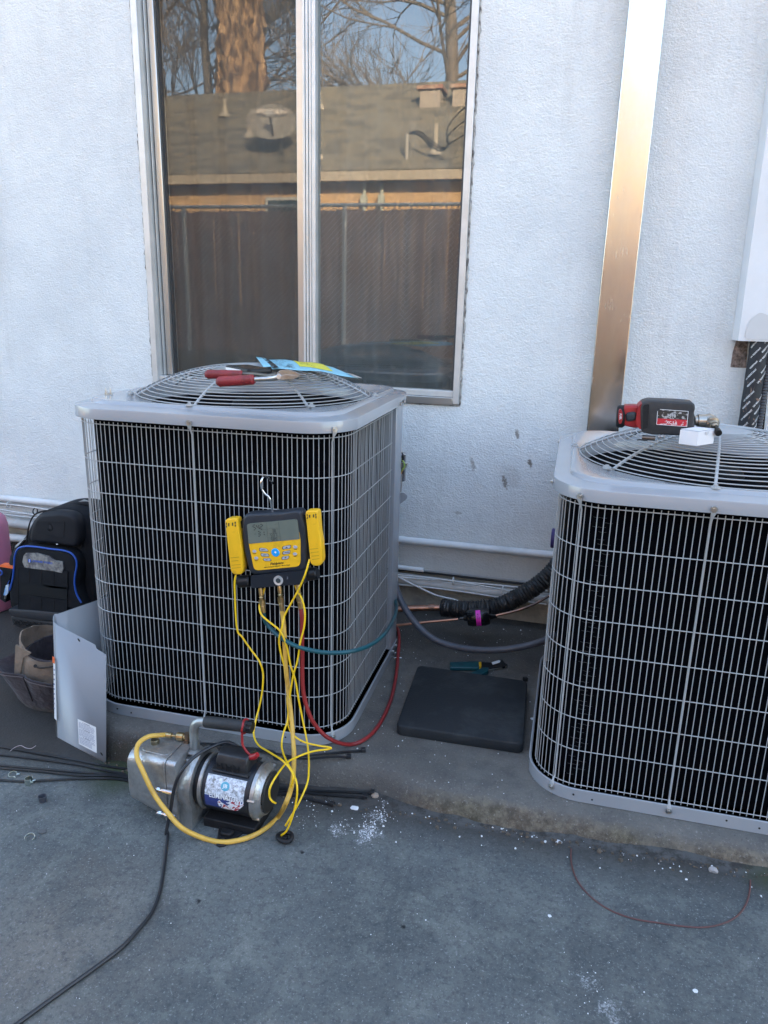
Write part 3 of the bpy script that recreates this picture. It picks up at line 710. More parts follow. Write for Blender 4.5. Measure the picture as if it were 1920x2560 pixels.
    rings += [circ(RO+.006, zt2+.012, ref), circ(RO+.001, zt2+.009, ref), circ(RO-.002, zt2+.002, ref), circ(RO-.006, zt2-.03, ref), circ(RO-.010, zt2-.12, ref)]
    m = MB(); m.loft(rings, caps=False); lid = ob(m, 'lid', paint, smooth=45)
    so_ = lid.modifiers.new('sheet', 'SOLIDIFY'); so_.thickness = .0012; so_.offset = -1
    for (sx, sy, nx, ny) in ((0, .13, -1, 0), (0, W-.14, -1, 0)):
        c_ = Vector((sx, sy, zt+.016)); nn = Vector((nx, ny, 0)); m = MB(); m.cyl(c_, c_+nn*.0022, .0078, n=16); m.cyl(c_+nn*.0022, c_+nn*.0065, .0046, n=6); ob(m, 'screw', steel, lid)
    # interior well, motor, blades
    m = MB(); m.lathe([(RO-.012, zt2-.12), (RO-.012, zb+.06), (.001, zb+.06)], 40, Matrix.Translation((RC, RC, 0))); ob(m, 'fan_well', darkin, smooth=40)
    m = MB(); m.lathe([(.001, zt2-.175), (.078, zt2-.175), (.084, zt2-.16), (.084, zt2-.03), (.076, zt2-.012), (.045, zt2-.004), (.001, zt2-.004)], 32, Matrix.Translation((RC, RC, 0))); ob(m, 'fan_motor', motorp, smooth=40)
    for k in range(3):
        a_ = rad(120*k+12); m = MB(); V = []
        for i in range(9):
            r_ = .075+(RO-.095)*i/8
            for j in range(7):
                t = a_+(j/6-.5)*(.85+.5*i/8)+.25*(i/8)**2; V.append(Vector((RC+r_*math.cos(t), RC+r_*math.sin(t), zt2-.13+.075*(j/6-.5)*(1-.3*i/8))))
        m.add(V, [(i*7+j, i*7+j+1, (i+1)*7+j+1, (i+1)*7+j) for i in range(8) for j in range(6)]); o = ob(m, 'fan_blade', bladem, smooth=60)
        q = o.modifiers.new('sheet', 'SOLIDIFY'); q.thickness = .002
    # guard: dome of concentric rings on ribs, with a plate in the middle
    HD = .088
    def dome(r): return zt2+.016+HD*(1-(r/RO)**2.6)
    m = MB(); m.lathe([(.001, dome(0)+.002), (.06, dome(.06)+.001), (.085, dome(.085)-.001), (.0855, dome(.085)-.004), (.06, dome(.06)-.003), (.001, dome(0)-.001)], 32, Matrix.Translation((RC, RC, 0)))
    gd = ob(m, 'fan_guard', wirep, smooth=40)
    r_ = RO+.004; n_ = 0
    while r_ > .085:
        m = MB(); N_ = 72
        m.tube([Vector((RC+r_*math.cos(2*math.pi*i/N_), RC+r_*math.sin(2*math.pi*i/N_), dome(min(r_, RO)))) for i in range(N_)], .0016, 6, closed=True)
        ob(m, 'ring_wire', wirep, gd, smooth=60); n_ += 1
        r_ -= .0155 if r_ > .2 else .0135
    for a_ in ribs:
        a_ = rad(a_); d_ = Vector((math.cos(a_), math.sin(a_), 0)); P = []
        for r_ in frange(.07, RO, 14): P.append(Vector((RC, RC, dome(r_)-.0035))+d_*r_)
        P += [Vector((RC, RC, zt2+.009))+d_*(RO+.008), Vector((RC, RC, zt2+.0085+.010))+d_*(RO+.018)]
        m = MB(); m.tube(P, .0042, 8); f_ = Vector((RC, RC, zt2+.016))+d_*(RO+.022)
        m.cyl(f_, f_+Vector((0, 0, .005)), .011, n=12); m.cyl(f_+Vector((0, 0, .005)), f_+Vector((0, 0, .010)), .0055, n=6)
        ob(m, 'guard_rib', wirep, gd, smooth=35)
    return u, dome, zt2
random.seed(9)
rows1 = [.153]+[.257+.0968*i for i in range(8)]+[1.046]
rows2 = [.142, .248, .344, .440, .536, .632, .729, .823, .931]
U1, dome1, LID1 = make_unit('taller grey air conditioner unit at left with the yellow gauge hanging on its grille', -1.4802, 1.8453, .0113, rows1, .1015, [.4368, (.851, .036)], [-43, -94.5, -146, 8.5, 60, 111.5, 163], [], True)
U2, dome2, LID2 = make_unit('shorter grey air conditioner unit at right with the red power tool on top', -.0435, 1.8227, .0069, rows2, .1015, [.3755, (.082, .036)], [-187, -141, -99, -53, -8, 37, 82, 127], [.108, .122], False, .0162)
def L1(x, y, z): c, s = math.cos(.0113), math.sin(.0113); return Vector((-1.4802+c*x-s*y, 1.8453+s*x+c*y, z))
def L2(x, y, z): c, s = math.cos(.0069), math.sin(.0069); return Vector((-.0435+c*x-s*y, 1.8227+s*x+c*y, z))
TOP1 = dome1(0)+.002; TOP2 = dome2(0)+.002

# ------------------------------------------------------------ exposed electrical bits behind unit 1
cap = thing('run_capacitor', 'silver capacitor with wires hanging out behind the left air conditioner', 'capacitor', at(1003, 1200, 2.62))
c_ = at(1000, 1168, 2.62)
m = MB(); m.lathe([(.001, -.05), (.022, -.05), (.022, .045), (.024, .05), (.020, .054), (.001, .054)], 20, Matrix.Translation(c_)); m.obj('can', M('can_metal', (.5, .52, .55), rough=.25, metal=1), cap)
m = MB(); m.prism([at(*q, 2.60) for q in ((1000, 1155), (1018, 1160), (1015, 1170), (1003, 1182), (1000, 1180))], (0, .02, 0)); m.obj('bracket', steel, cap)
for k, (mt, P) in enumerate(((blackp, [(990, 1110), (1001, 1128), (1007, 1136), (1006, 1150), (1000, 1158)]), (M('purple_wire', (.09, .05, .22), rough=.4), [(985, 1140), (996, 1133), (1005, 1135)]), (M('green_wire', (.30, .42, .10), rough=.4), [(1002, 1148), (1009, 1155), (1011, 1165), (1004, 1178), (998, 1188)]), (M('orange_wire', (.55, .25, .08), rough=.4), [(1006, 1176), (1001, 1186), (994, 1196)]), (M('violet_wire', (.06, .04, .10), rough=.4), [(999, 1195), (998, 1215), (996, 1236)]), (gyc, [(1004, 1185), (1004, 1210), (1002, 1230)]))):
    m = MB(); m.tube(spl([at(*q, 2.59) for q in P], 6), .0028, 7); m.obj('wire', mt, cap, smooth=60)
m = plate([(990, 1236), (1008, 1231), (1019, 1240), (1016, 1248), (990, 1268)], 2.60, 2.604, r=.006); m.obj('bent_tab', paint, cap)
m = MB(); m.cyl(at(993, 1260, 2.597), at(993, 1260, 2.61), .006, n=14); m.obj('rubber_grommet', rubber, cap)
pc = thing('service_cap', 'small purple cap on the hidden side of the right air conditioner', 'cap', at(1378, 1345, 2.62))
m = MB(); c_ = at(1379, 1345, 2.62); c_ = c_+Vector((.018, 0, 0)); m.cyl(c_+Vector((-.02, 0, 0)), c_+Vector((.02, 0, 0)), .036, n=24); m.obj('purple_disc', M('purple_plastic', (.045, .03, .16), rough=.4), pc, bevel=.004)

# ------------------------------------------------------------ refrigerant lines between units
q = thing('suction_line', 'black sleeved insulated pipe bending up behind the right unit, bare copper at its left end', 'insulated pipe', at(1200, 1500, 2.85))
m = MB(); m.tube(spl([at(975, 1525, 2.72), at(1020, 1521, 2.74), at(1112, 1519, 2.76)], 8), .0125, 14); m.obj('copper_end', copper, q, smooth=60)
m = MB(); m.cyl(at(1072, 1518, 2.75), at(1086, 1518, 2.752), .0145, n=16); m.obj('solder_joint', M('burnt_copper', (.22, .15, .12), (.45, .25, .18), ns=30, rough=.45, metal=.8), q)
P = spl([at(1105, 1519, 2.76), at(1150, 1523, 2.75), at(1200, 1523, 2.75), at(1250, 1514, 2.76), at(1300, 1490, 2.78), at(1345, 1462, 2.80), at(1385, 1425, 2.82), at(1420, 1370, 2.84)], 34)
def sleeve(i):
    return .0345+.0016*math.sin(i*1.25)+.0011*math.sin(i*2.9+1)+.0008*math.sin(i*.6)+(.0035 if 70 < i < 78 else 0)
m = MB(); m.tube(P, [sleeve(i)*(1 if i > 1 else .96) for i in range(len(P))], 26)
random.seed(4); m.V = [v+Vector((random.gauss(0, .0005), random.gauss(0, .0005), random.gauss(0, .0005))) for v in m.V]
m.obj('ribbed_sleeve', M('wrinkled_black_tape', (.010, .011, .013), (.020, .021, .023), ns=20, rough=.38, bump=.5, bs=55), q, smooth=70)
q = thing('liquid_line', 'thin bare copper pipe with a black filter drier between the two units', 'copper pipe', at(1195, 1545, 2.68))
m = MB(); m.tube(spl([at(985, 1564, 2.62), at(1060, 1556, 2.64), at(1145, 1548, 2.66)], 8), .0052, 10); m.obj('copper_tube', copper, q, smooth=60)
m = MB(); m.tube(spl([at(1240, 1539, 2.68), at(1300, 1524, 2.70), at(1350, 1503, 2.73), at(1410, 1465, 2.78)], 8), .0052, 10); m.obj('copper_tube', copper, q, smooth=60)
a_, b_ = at(1166, 1545, 2.665), at(1226, 1541, 2.68); d_ = (b_-a_)
m = MB(); m.tube([a_-d_*.28, a_-d_*.12, a_-d_*.10, a_-d_*.0, a_+d_*.05, a_+d_*.2, a_+d_*.22, a_+d_*.78, a_+d_*.8, b_-d_*.05, b_, b_+d_*.12, b_+d_*.28],
    [.006, .006, .010, .012, .030, .0335, .0345, .0345, .0335, .030, .012, .009, .006], 28); dr = m.obj('filter_drier', M('gloss_black', (.008, .008, .009), rough=.18), q, smooth=40)
dn = d_.normalized(); e1 = dn.cross(Vector((0, 0, 1))).normalized(); e2 = dn.cross(e1).normalized()
if e1.y > 0: e1 = -e1
if e2.z < 0: e2 = -e2
mid_ = (a_+b_)/2
def dmap(r_): return lambda u, v: mid_+dn*u+e1*(math.cos(v/r_)*r_)+e2*(math.sin(v/r_)*r_)
f1 = dmap(.0352); pts = [(x_, y_) for y_ in frange(-.030, .045, 12) for x_ in (-.009, .009)]
m = MB(); m.add([f1(*p_) for p_ in pts], [(2*i, 2*i+1, 2*i+3, 2*i+2) for i in range(12)]); m.obj('pink_label', M('magenta_label', (.80, .03, .55), rough=.4), dr, smooth=60)
f2 = dmap(.0356); m = MB()
for (x0, x1, y0, y1) in ((-.005, -.0035, -.022, .02), (-.001, .0003, -.015, .012), (.003, .0045, -.020, .016), (-.006, .006, -.024, -.0225), (-.004, .0, .024, .028)):
    rowsn = 4; vv = [f2(x_, y0+(y1-y0)*i/rowsn) for i in range(rowsn+1) for x_ in (x0, x1)]; m.add(vv, [(2*i, 2*i+1, 2*i+3, 2*i+2) for i in range(rowsn)])
m.obj('label_lines', M('dark_magenta', (.12, .0, .10), rough=.5), dr, smooth=0)
# grey whip
P = [at(980, 1400, 2.62), at(985, 1440, 2.62), at(992, 1475, 2.60), at(1012, 1520, 2.58), at(1045, 1565, 2.56), at(1085, 1598, 2.54), at(1130, 1615, 2.53), at(1185, 1624, 2.52), at(1245, 1625, 2.52), at(1300, 1618, 2.53), at(1350, 1605, 2.55), at(1410, 1580, 2.6)]
Pp = spl(P, 16); m = MB(); m.tube(Pp, [.0125*(1+.012*math.sin(i*1.9)) for i in range(len(Pp))], 16); m.obj('flexible_conduit', greyc, smooth=60, label='thick grey flexible conduit looping over the pad between the two units', cat='conduit')

# ------------------------------------------------------------ rubber equipment mat, pliers, cap
z0 = .1015; th = .036
zt_ = z0+th
pts = [pz(*q, zt_) for q in ((1045, 1662), (1319, 1702), (1309, 1860), (990, 1812))]
pts = bez_round(pts, .022, 5)
m = MB(); c_ = sum(pts, Vector())/len(pts)
def sc_(k, z): return [Vector((c_.x+(p.x-c_.x)*k, c_.y+(p.y-c_.y)*k, z)) for p in pts]
m.loft([sc_(.99, z0), sc_(1.0, z0+.004), sc_(1.0, zt_-.006), sc_(.994, zt_-.0015), sc_(.982, zt_)])
m.obj('equipment_pad', M('dusty_black_foam', (.011, .015, .019), (.040, .046, .050), ns=8, lo=.5, hi=.8, rough=.75, bump=.35, bs=130, dist=.004), smooth=50, label='black square equipment mat lying on the concrete between the two units', cat='mat')
pl = thing('cutting_pliers', 'teal handled pliers lying open on the concrete behind the black mat', 'pliers', pz(1200, 1665, .11))
zf = Z(1060, 1620, 1659/280)
def slab(pp, z, t, mat, name, par, bv=.003, r=.004):
    P = [pz(*zf(*q_), z+t) for q_ in pp]; P = bez_round(P, r, 3); m = MB(); m.prism([p-Vector((0, 0, t)) for p in P], (0, 0, t)); return m.obj(name, mat, par, bevel=bv)
slab([(380, 205), (390, 285), (800, 290), (830, 280), (815, 195), (720, 190)], .102, .014, tealp, 'handle', pl, .005)
slab([(690, 372), (850, 395), (955, 335), (960, 285), (870, 285)], .102, .014, tealp, 'handle', pl, .005)
slab([(812, 205), (818, 280), (850, 275), (850, 200)], .103, .015, yellowp, 'grip_collar', pl, .002)
slab([(845, 205), (850, 290), (960, 300), (1200, 270), (1240, 240), (1190, 215), (1170, 170), (1120, 165), (980, 210)], .102, .009, blackp, 'jaw', pl, .002)
slab([(960, 330), (1230, 270), (1235, 250), (955, 290)], .101, .007, steel, 'jaw', pl, .001)
slab([(1000, 212), (1018, 245), (1120, 215), (1135, 190), (1110, 178)], .111, .0008, white, 'white_stamp', pl, 0, .002)
P_ = pz(1313, 1697, .11)
m = MB(); m.box((-.009, -.007, 0), (.009, .007, .015), Matrix.Translation((P_.x, P_.y, .1015)) @ Matrix.Rotation(.4, 4, 'Z')); o = m.obj('rubber_plug', rubber, bevel=.003, label='tiny black rubber plug beside the mat corner', cat='plug')

# ------------------------------------------------------------ gauge hanging on unit 1
zg = Z(520, 1160, 1659/340)
YG = 1.792; GF = YG
ga = thing('digital_gauge', 'yellow and black digital manifold gauge hooked on the grille of the left unit', 'gauge', at(690, 1365, YG+.02))
def gp(pp, y0, y1, mat, name, par=None, r=.004, **k):
    return plate(pp, y0, y1, zg, r, **k).obj(name, mat, par or ga)
body = gp([(425, 640), (470, 610), (900, 590), (1090, 565), (1140, 590), (1165, 700), (1200, 800), (1205, 1240), (1175, 1310), (560, 1360), (500, 1330), (430, 1060), (405, 870), (408, 700)], YG, YG+.045, dkblue, 'housing', soft=.010, r=.012)
gp([(478, 740), (520, 735), (1040, 680), (1085, 685), (1105, 800), (1128, 930), (1128, 1210), (1100, 1250), (600, 1298), (560, 1280), (500, 990)], YG-.0015, YG+.002, yellowp, 'face_plate', r=.010)
lcd = gp([(474, 738), (500, 728), (1060, 676), (1090, 684), (1120, 918), (1050, 925), (495, 975)], YG-.0025, YG+.001, M('lcd_grey', (.155, .175, .145), (.135, .155, .13), ns=8, rough=.25), 'lcd_screen', r=.004)
# seven-segment digits, drawn in zoomed pixel space of the screen
SEG = {'0': 'abcdef', '1': 'bc', '2': 'abged', '3': 'abgcd', '4': 'fgbc', '5': 'afgcd', '7': 'abc', '8': 'abcdefg', '9': 'abcfgd', '-': 'g'}
def digit(m, ch, x, y, w_, h_, t, y0=YG-.0032):
    sx, sy = .085, -.10   # tilt of the display in the picture plane
    def q(u, v): return at(*zg(x+u*w_+v*h_*sx*.9, y+v*h_+u*w_*sy), y0)
    segs = {'a': (0, 0, 1, 0), 'b': (1, 0, 1, .5), 'c': (1, .5, 1, 1), 'd': (0, 1, 1, 1), 'e': (0, .5, 0, 1), 'f': (0, 0, 0, .5), 'g': (0, .5, 1, .5)}
    tu, tv = t/w_, t/h_
    for s in SEG[ch]:
        u0, v0, u1, v1 = segs[s]
        if v0 == v1: P = [q(u0+tu*.7, v0-tv/2), q(u1-tu*.7, v0-tv/2), q(u1-tu*.7, v0+tv/2), q(u0+tu*.7, v0+tv/2)]
        else: P = [q(u0-tu/2, v0+tv*.7), q(u0+tu/2, v0+tv*.7), q(u0+tu/2, v1-tv*.7), q(u0-tu/2, v1-tv*.7)]
        m.add(P, [(0, 1, 2, 3)])
m = MB()
for i, ch in enumerate('542'): digit(m, ch, 548+i*42, 745-i*4, 29, 60, 9)
digit(m, '-', 562, 830, 20, 50, 6)
for i, ch in enumerate('31'): digit(m, ch, 604+i*48, 826-i*5, 30, 56, 9)
for i, ch in enumerate('08'): digit(m, ch, 782+i*24, 800-i*2, 17, 37, 5)
for i, ch in enumerate('597'): digit(m, ch, 762+i*28, 852-i*3, 19, 39, 5)
for i, ch in enumerate('589'): digit(m, ch, 768+i*27, 904-i*3, 19, 39, 5)
m.obj('lcd_digits', blacki, lcd, smooth=0)
m = MB()
for a_, b_ in (((712, 712), (735, 950)), ((858, 700), (885, 935)), ((655, 803), (712, 798)), ((682, 868), (716, 864)), ((716, 795), (860, 782)), ((720, 850), (866, 838)), ((727, 900), (874, 886)), ((812, 737), (850, 732)), ((840, 800), (858, 798)), ((845, 878), (860, 876)), ((850, 932), (864, 930))):
    P = [at(*zg(*a_), YG-.0031), at(*zg(*b_), YG-.0031)]; m.tube(P, .00022, 4)
m.obj('lcd_lines', M('lcd_line', (.04, .045, .04), rough=.6), lcd, smooth=0)
btn = M('grey_button', (.40, .42, .48), rough=.5)
def button(pp, nm, txt=None, c=None, mat=btn):
    m = plate(pp, YG-.0020, YG, zg, .003); b = m.obj('button', blacki, ga)
    cx = sum(p[0] for p in pp)/len(pp); cyy = sum(p[1] for p in pp)/len(pp)
    m = plate([(cx+(p[0]-cx)*.86, cyy+(p[1]-cyy)*.78) for p in pp], YG-.0034, YG-.001, zg, .003); m.obj('button_cap', mat, b)
    if txt:
        th_ = math.atan(.10)
        text('button_word', txt, .0040, lambda u, v: at(*zg(cx+(u*math.cos(th_)-0)*4140, cyy-v*4140-u*400), YG-.0038), blacki, b, bold=True)
    return b
button([(622, 1028), (640, 1020), (715, 1032), (735, 1055), (738, 1068), (640, 1068), (625, 1055)], 'menu', 'MENU')
button([(640, 1095), (655, 1088), (730, 1092), (748, 1115), (748, 1130), (660, 1130), (645, 1118)], 'view', 'VIEW')
button([(668, 1160), (680, 1152), (755, 1148), (770, 1170), (772, 1184), (692, 1186), (678, 1174)], 'tap', 'SET')
button([(902, 1020), (915, 1003), (1000, 987), (1010, 992), (1010, 1020), (1000, 1032), (908, 1045)], 'up')
button([(905, 1080), (918, 1065), (1000, 1052), (1006, 1062), (998, 1092), (988, 1098), (908, 1106)], 'enter', 'ENTER')
button([(898, 1140), (910, 1128), (985, 1118), (992, 1128), (980, 1155), (968, 1163), (896, 1170)], 'down')
m = MB(); m.add([at(*zg(*p_), YG-.0038) for p_ in ((942, 1028), (976, 1024), (957, 1010))], [(0, 1, 2)]); m.add([at(*zg(*p_), YG-.0038) for p_ in ((930, 1138), (962, 1134), (944, 1152))], [(0, 1, 2)]); m.obj('arrow_marks', blacki, ga, smooth=0)
for (x_, y_) in ((567, 1064), (590, 1146), (1066, 1012), (1062, 1096)):
    c_ = at(*zg(x_, y_), YG-.0012); m = MB(); m.lathe([(.0001, .0022), (.0055, .0022), (.0064, 0), (.0064, -.002)], 16, Matrix.Translation(c_) @ Matrix.Rotation(rad(90), 4, 'X') @ Matrix.Scale(.7, 4, (0, 1, 0))); m.obj('small_button', btn, ga)
    for k in range(2):
        m = MB(); m.add([at(*zg(x_-24+k*8, y_+24+k*9), YG-.0022), at(*zg(x_+22-k*6, y_+20+k*9), YG-.0022), at(*zg(x_+22-k*6, y_+24+k*9), YG-.0022), at(*zg(x_-24+k*8, y_+28+k*9), YG-.0022)], [(0, 1, 2, 3)]); m.obj('caption_line', blacki, ga, smooth=0)
c_ = at(*zg(824, 1079), YG-.001); m = MB(); m.lathe([(.0001, .0035), (.0105, .0030), (.0122, .001), (.0122, -.002)], 28, Matrix.Translation(c_) @ Matrix.Rotation(rad(90), 4, 'X')); m.obj('power_button', M('bright_blue', (.01, .33, .80), rough=.35), ga)
m = MB(); m.lathe([(.0001, .0002), (.0030, .0002), (.0030, -.0002)], 14, Matrix.Translation(at(*zg(822, 1077), YG-.0047)) @ Matrix.Rotation(rad(90), 4, 'X')); m.obj('power_symbol', white, ga)
tm = lambda X0, Y0, k: (lambda u, v: at(*zg(X0+u*4140, Y0-v*4140-u*440), YG-.0024))
text('brand_word', 'Fieldpiece', .0098, tm(838, 1213, 0), blacki, ga, bold=True, shear=.2)
text('brand_caption', 'SMAN Refrigerant Manifold + Micron Gauge', .0042, tm(842, 1246, 0), blacki, ga, bold=True)
# manifold block with end knobs
gp([(520, 1372), (540, 1365), (1170, 1298), (1190, 1300), (1195, 1440), (1180, 1465), (545, 1515), (525, 1500)], YG-.004, YG+.040, M('manifold_black', (.010, .014, .022), rough=.4), 'manifold_block', r=.003)
for (xa_, ya_, xb_, yb_) in ((372, 1435, 525, 1425), (1195, 1355, 1340, 1330)):
    P = [at(*zg(xa_, ya_), YG+.018), at(*zg(xb_, yb_), YG+.018)]; d_ = P[1]-P[0]
    m = MB(); m.tube([P[0], P[0]+d_*.06, P[0]+d_*.9, P[1]], [.015, .0175, .0175, .015], 20); m.obj('valve_knob', blackp, ga, smooth=30)
c_ = at(*zg(862, 1418), YG-.004); Mx = Matrix.Translation(c_) @ Matrix.Rotation(rad(90), 4, 'X')
m = MB(); m.lathe([(.0001, .001), (.0062, .001), (.0064, .003), (.0135, .0045), (.0135, .001), (.0135, -.003)], 28, Mx); sg = m.obj('sight_glass', M('bright_ring', (.66, .64, .62), rough=.35, metal=.5), ga)
m = MB(); m.lathe([(.0001, .0042), (.0072, .0042), (.0072, .002)], 24, Mx); m.obj('lens', M('lens_dark', (.05, .06, .065), rough=.1), sg)
text('hand_mark', '2', .010, lambda u, v: at(*zg(968+u*4140, 1390-v*4140), YG-.0046), M('chalk', (.25, .27, .3), rough=.8), ga)
# hook
P = [zg(*q) for q in ((792, 600), (775, 520), (762, 440), (735, 395), (700, 368), (665, 320), (648, 260), (655, 195), (678, 160), (700, 152))]
ys_ = [YG+.02, YG+.016, YG+.012, YG+.010, YG+.008, YG+.006, YG+.004, YG+.006, YG+.016, YG+.030]
Hp = [at(*q, y_) for q, y_ in zip(P, ys_)]+[at(*zg(735, 170), YG+.05), at(*zg(775, 215), YG+.070), at(*zg(785, 240), YG+.078)]
m = MB(); m.tube(spl(Hp, 6), .0030, 10); m.obj('hook', chrome, ga, smooth=60)
# side holders
for pp in ([(360, 700), (420, 690), (430, 780), (385, 790)], [(1150, 620), (1240, 612), (1245, 720), (1165, 720)], [(1320, 600), (1350, 590), (1362, 650), (1330, 680)]):
    gp(pp, YG+.012, YG+.035, blackp, 'clip_holder', r=.003)
# brass fittings
FIT = []
for (xa_, ya_, xb_, yb_) in ((640, 1515, 680, 1815), (870, 1480, 905, 1790), (1095, 1470, 1132, 1765)):
    A_, B_ = at(*zg(xa_, ya_), YG+.012), at(*zg(xb_, yb_), YG+.008); d_ = B_-A_
    T = [0, .04, .3, .32, .36, .38, .40, .44, .46, .68, .70, .72, .76, .98, 1.0]
    Rr = [.0052, .0062, .0062, .0052, .0075, .0075, .0055, .0055, .0090, .0090, .0060, .0068, .0070, .0068, .0058]
    ft = MB(); ft.tube([A_+d_*t for t in T], Rr, 12); fo_ = ft.obj('hose_fitting', brass, ga, smooth=20)
    FIT.append((B_, d_.normalized()))
# clamps
def clamp(label, pp, yq, teeth, ribs_, dirt):
    t = thing('temperature_clamp', label, 'clamp', at(*zg(*pp[0]), yq), group='yellow temperature clamps on the gauge')
    m = plate(pp, yq, yq+.030, zg, .006, soft=.004); m.obj('clamp_body', yellowp, t)
    m = MB()
    for q_ in teeth: m.loft([[at(*zg(*p_), yq-.0006) for p_ in q_], [at(*zg(*p_), yq+.001) for p_ in q_]])
    m.obj('clip_slots', M('slot_grey', (.05, .05, .02), rough=.6), t, smooth=0)
    for (x0, y0, x1, y1) in ribs_:
        m = MB(); m.tube([at(*zg(x0, y0), yq-.0001), at(*zg(x1, y1), yq-.0001)], .0008, 5); m.obj('grip_ridge', M('yellow_shadow', (.42, .26, .01), rough=.5), t)
    return t
def slots(pairs): return [[(x, y), (x+w_, y), (x+w_, y+h_), (x, y+h_)] for (x, y, w_, h_) in pairs]
clamp('left yellow temperature clamp clipped to the side of the gauge', [(205, 690), (235, 668), (340, 662), (356, 680), (385, 880), (412, 1080), (425, 1290), (405, 1350), (310, 1352), (278, 1310), (240, 1020)], YG-.006,
      slots([(218, 715, 12, 26), (245, 722, 16, 38), (292, 715, 16, 40), (324, 704, 16, 24), (326, 738, 14, 26), (220, 750, 12, 26)]), [(275, 1145, 380, 1135), (288, 1185, 372, 1178), (288, 1235, 398, 1225), (290, 1272, 398, 1262)], 0)
clamp('right yellow temperature clamp clipped to the side of the gauge', [(1186, 590), (1205, 572), (1315, 568), (1333, 585), (1352, 800), (1380, 960), (1390, 1200), (1365, 1245), (1285, 1248), (1250, 1215), (1215, 900)], YG-.006,
      slots([(1203, 612, 12, 26), (1230, 620, 18, 36), (1280, 614, 16, 38), (1308, 606, 14, 24), (1310, 636, 14, 26), (1205, 645, 12, 26)]), [(1245, 1040, 1345, 1030), (1255, 1080, 1350, 1072), (1262, 1125, 1355, 1117), (1270, 1165, 1358, 1155)], 1)

# ------------------------------------------------------------ hoses
b0, bd = FIT[0]
hose('teal_hose', [b0, b0+bd*.02]+[at(*q) for q in ((673, 1567, 1.80), (700, 1592, 1.785), (740, 1615, 1.77), (790, 1628, 1.765), (832, 1632, 1.765), (880, 1628, 1.79), (925, 1613, 1.87), (958, 1588, 2.0), (980, 1556, 2.2), (991, 1524, 2.42), (988, 1500, 2.56), (980, 1480, 2.62))], .0062, bhose, label='teal refrigerant hose sweeping across the front of the left unit to its back corner', cat='hose')
b0, bd = FIT[2]
hose('red_hose', [b0, b0+bd*.03]+[at(*q) for q in ((755, 1590, 1.80), (756, 1640, 1.80), (756, 1690, 1.795), (760, 1740, 1.79), (775, 1790, 1.79), (790, 1815, 1.80), (808, 1835, 1.81), (828, 1849, 1.825), (850, 1858, 1.85))]+[pz(*q) for q in ((877, 1861, .107), (905, 1852, .107), (935, 1828, .107), (960, 1790, .107), (980, 1740, .112), (990, 1690, .12), (995, 1640, .13), (998, 1600, .14), (994, 1572, .15), (985, 1574, .15), (978, 1580, .15))], .0062, rhose, label='red refrigerant hose looping down onto the pad beside the left unit', cat='hose')
# pump port is defined below; the yellow hose ends there
PO = Vector((-1.104, 1.532, 0)); PA = rad(-1.5)
PM = Matrix.Translation((PO.x, PO.y, gz(-1.0))) @ Matrix.Rotation(PA, 4, 'Z')
def LP(x, y, z): return PM @ Vector((x, y, z))
b0, bd = FIT[1]
port = at(460, 1841, 1.66)
hose('yellow_hose', [b0, b0+bd*.03]+[at(*q) for q in ((711, 1590, 1.79), (714, 1660, 1.785), (720, 1720, 1.78), (728, 1790, 1.76), (733, 1850, 1.73), (735, 1900, 1.68), (730, 1960, 1.60), (716, 2005, 1.53))]+[gr(*q, .0065) for q in ((697, 2040), (665, 2070), (630, 2090), (590, 2102), (550, 2105), (505, 2094))]+[at(*q) for q in ((455, 2070, 1.47), (418, 2030, 1.485), (385, 1985, 1.50), (358, 1930, 1.51), (342, 1890, 1.53), (346, 1860, 1.56), (370, 1842, 1.59), (400, 1838, 1.61))]+[at(413, 1837, 1.625)], .0066, yhose, label='yellow refrigerant hose running from the gauge round in front of the vacuum pump', cat='hose')
zw = Z(600, 1440, 1106/340)
W1 = [at(*zg(340, 1355), YG), at(*zg(325, 1500), YG)]+[at(*zw(*q[:2]), q[2]) for q in ((-25, 420, 1.80), (20, 500, 1.80), (90, 600, 1.80), (155, 690, 1.79), (186, 780, 1.79), (186, 880, 1.785), (175, 980, 1.78), (150, 1090, 1.77), (125, 1190, 1.75), (112, 1290, 1.72), (150, 1375, 1.68), (250, 1440, 1.64), (350, 1505, 1.60), (420, 1590, 1.58), (430, 1660, 1.57), (400, 1760, 1.58))]
W1b = W1
hose('yellow_wire', W1b, .0027, yellowc, n=8, label='thin yellow wire from the left clamp hanging down to the pump end', cat='wire', group='thin yellow sensor wires')
W2 = [at(*zg(1240, 1160), YG-.002), at(*zg(1180, 1360), YG-.014), at(*zg(1090, 1560), YG-.006), at(*zg(990, 1740), YG-.004), at(*zg(930, 1860), YG-.006)]+[at(*zw(*q[:2]), q[2]) for q in ((345, 400, 1.775), (322, 490, 1.775), (320, 560, 1.78), (340, 660, 1.78), (380, 800, 1.785), (395, 900, 1.79), (385, 1000, 1.775), (395, 1130, 1.765), (392, 1210, 1.755), (430, 1290, 1.74), (520, 1350, 1.72), (640, 1380, 1.71), (735, 1395, 1.70), (720, 1408, 1.70), (600, 1425, 1.69), (480, 1465, 1.67), (380, 1520, 1.62), (300, 1620, 1.55), (245, 1720, 1.52), (240, 1790, 1.52), (260, 1830, 1.52), (290, 1848, 1.53))]
hose('yellow_wire', W2, .0027, yellowc, n=8, label='thin yellow wire from the right clamp crossing the gauge and the yellow hose', cat='wire', group='thin yellow sensor wires')
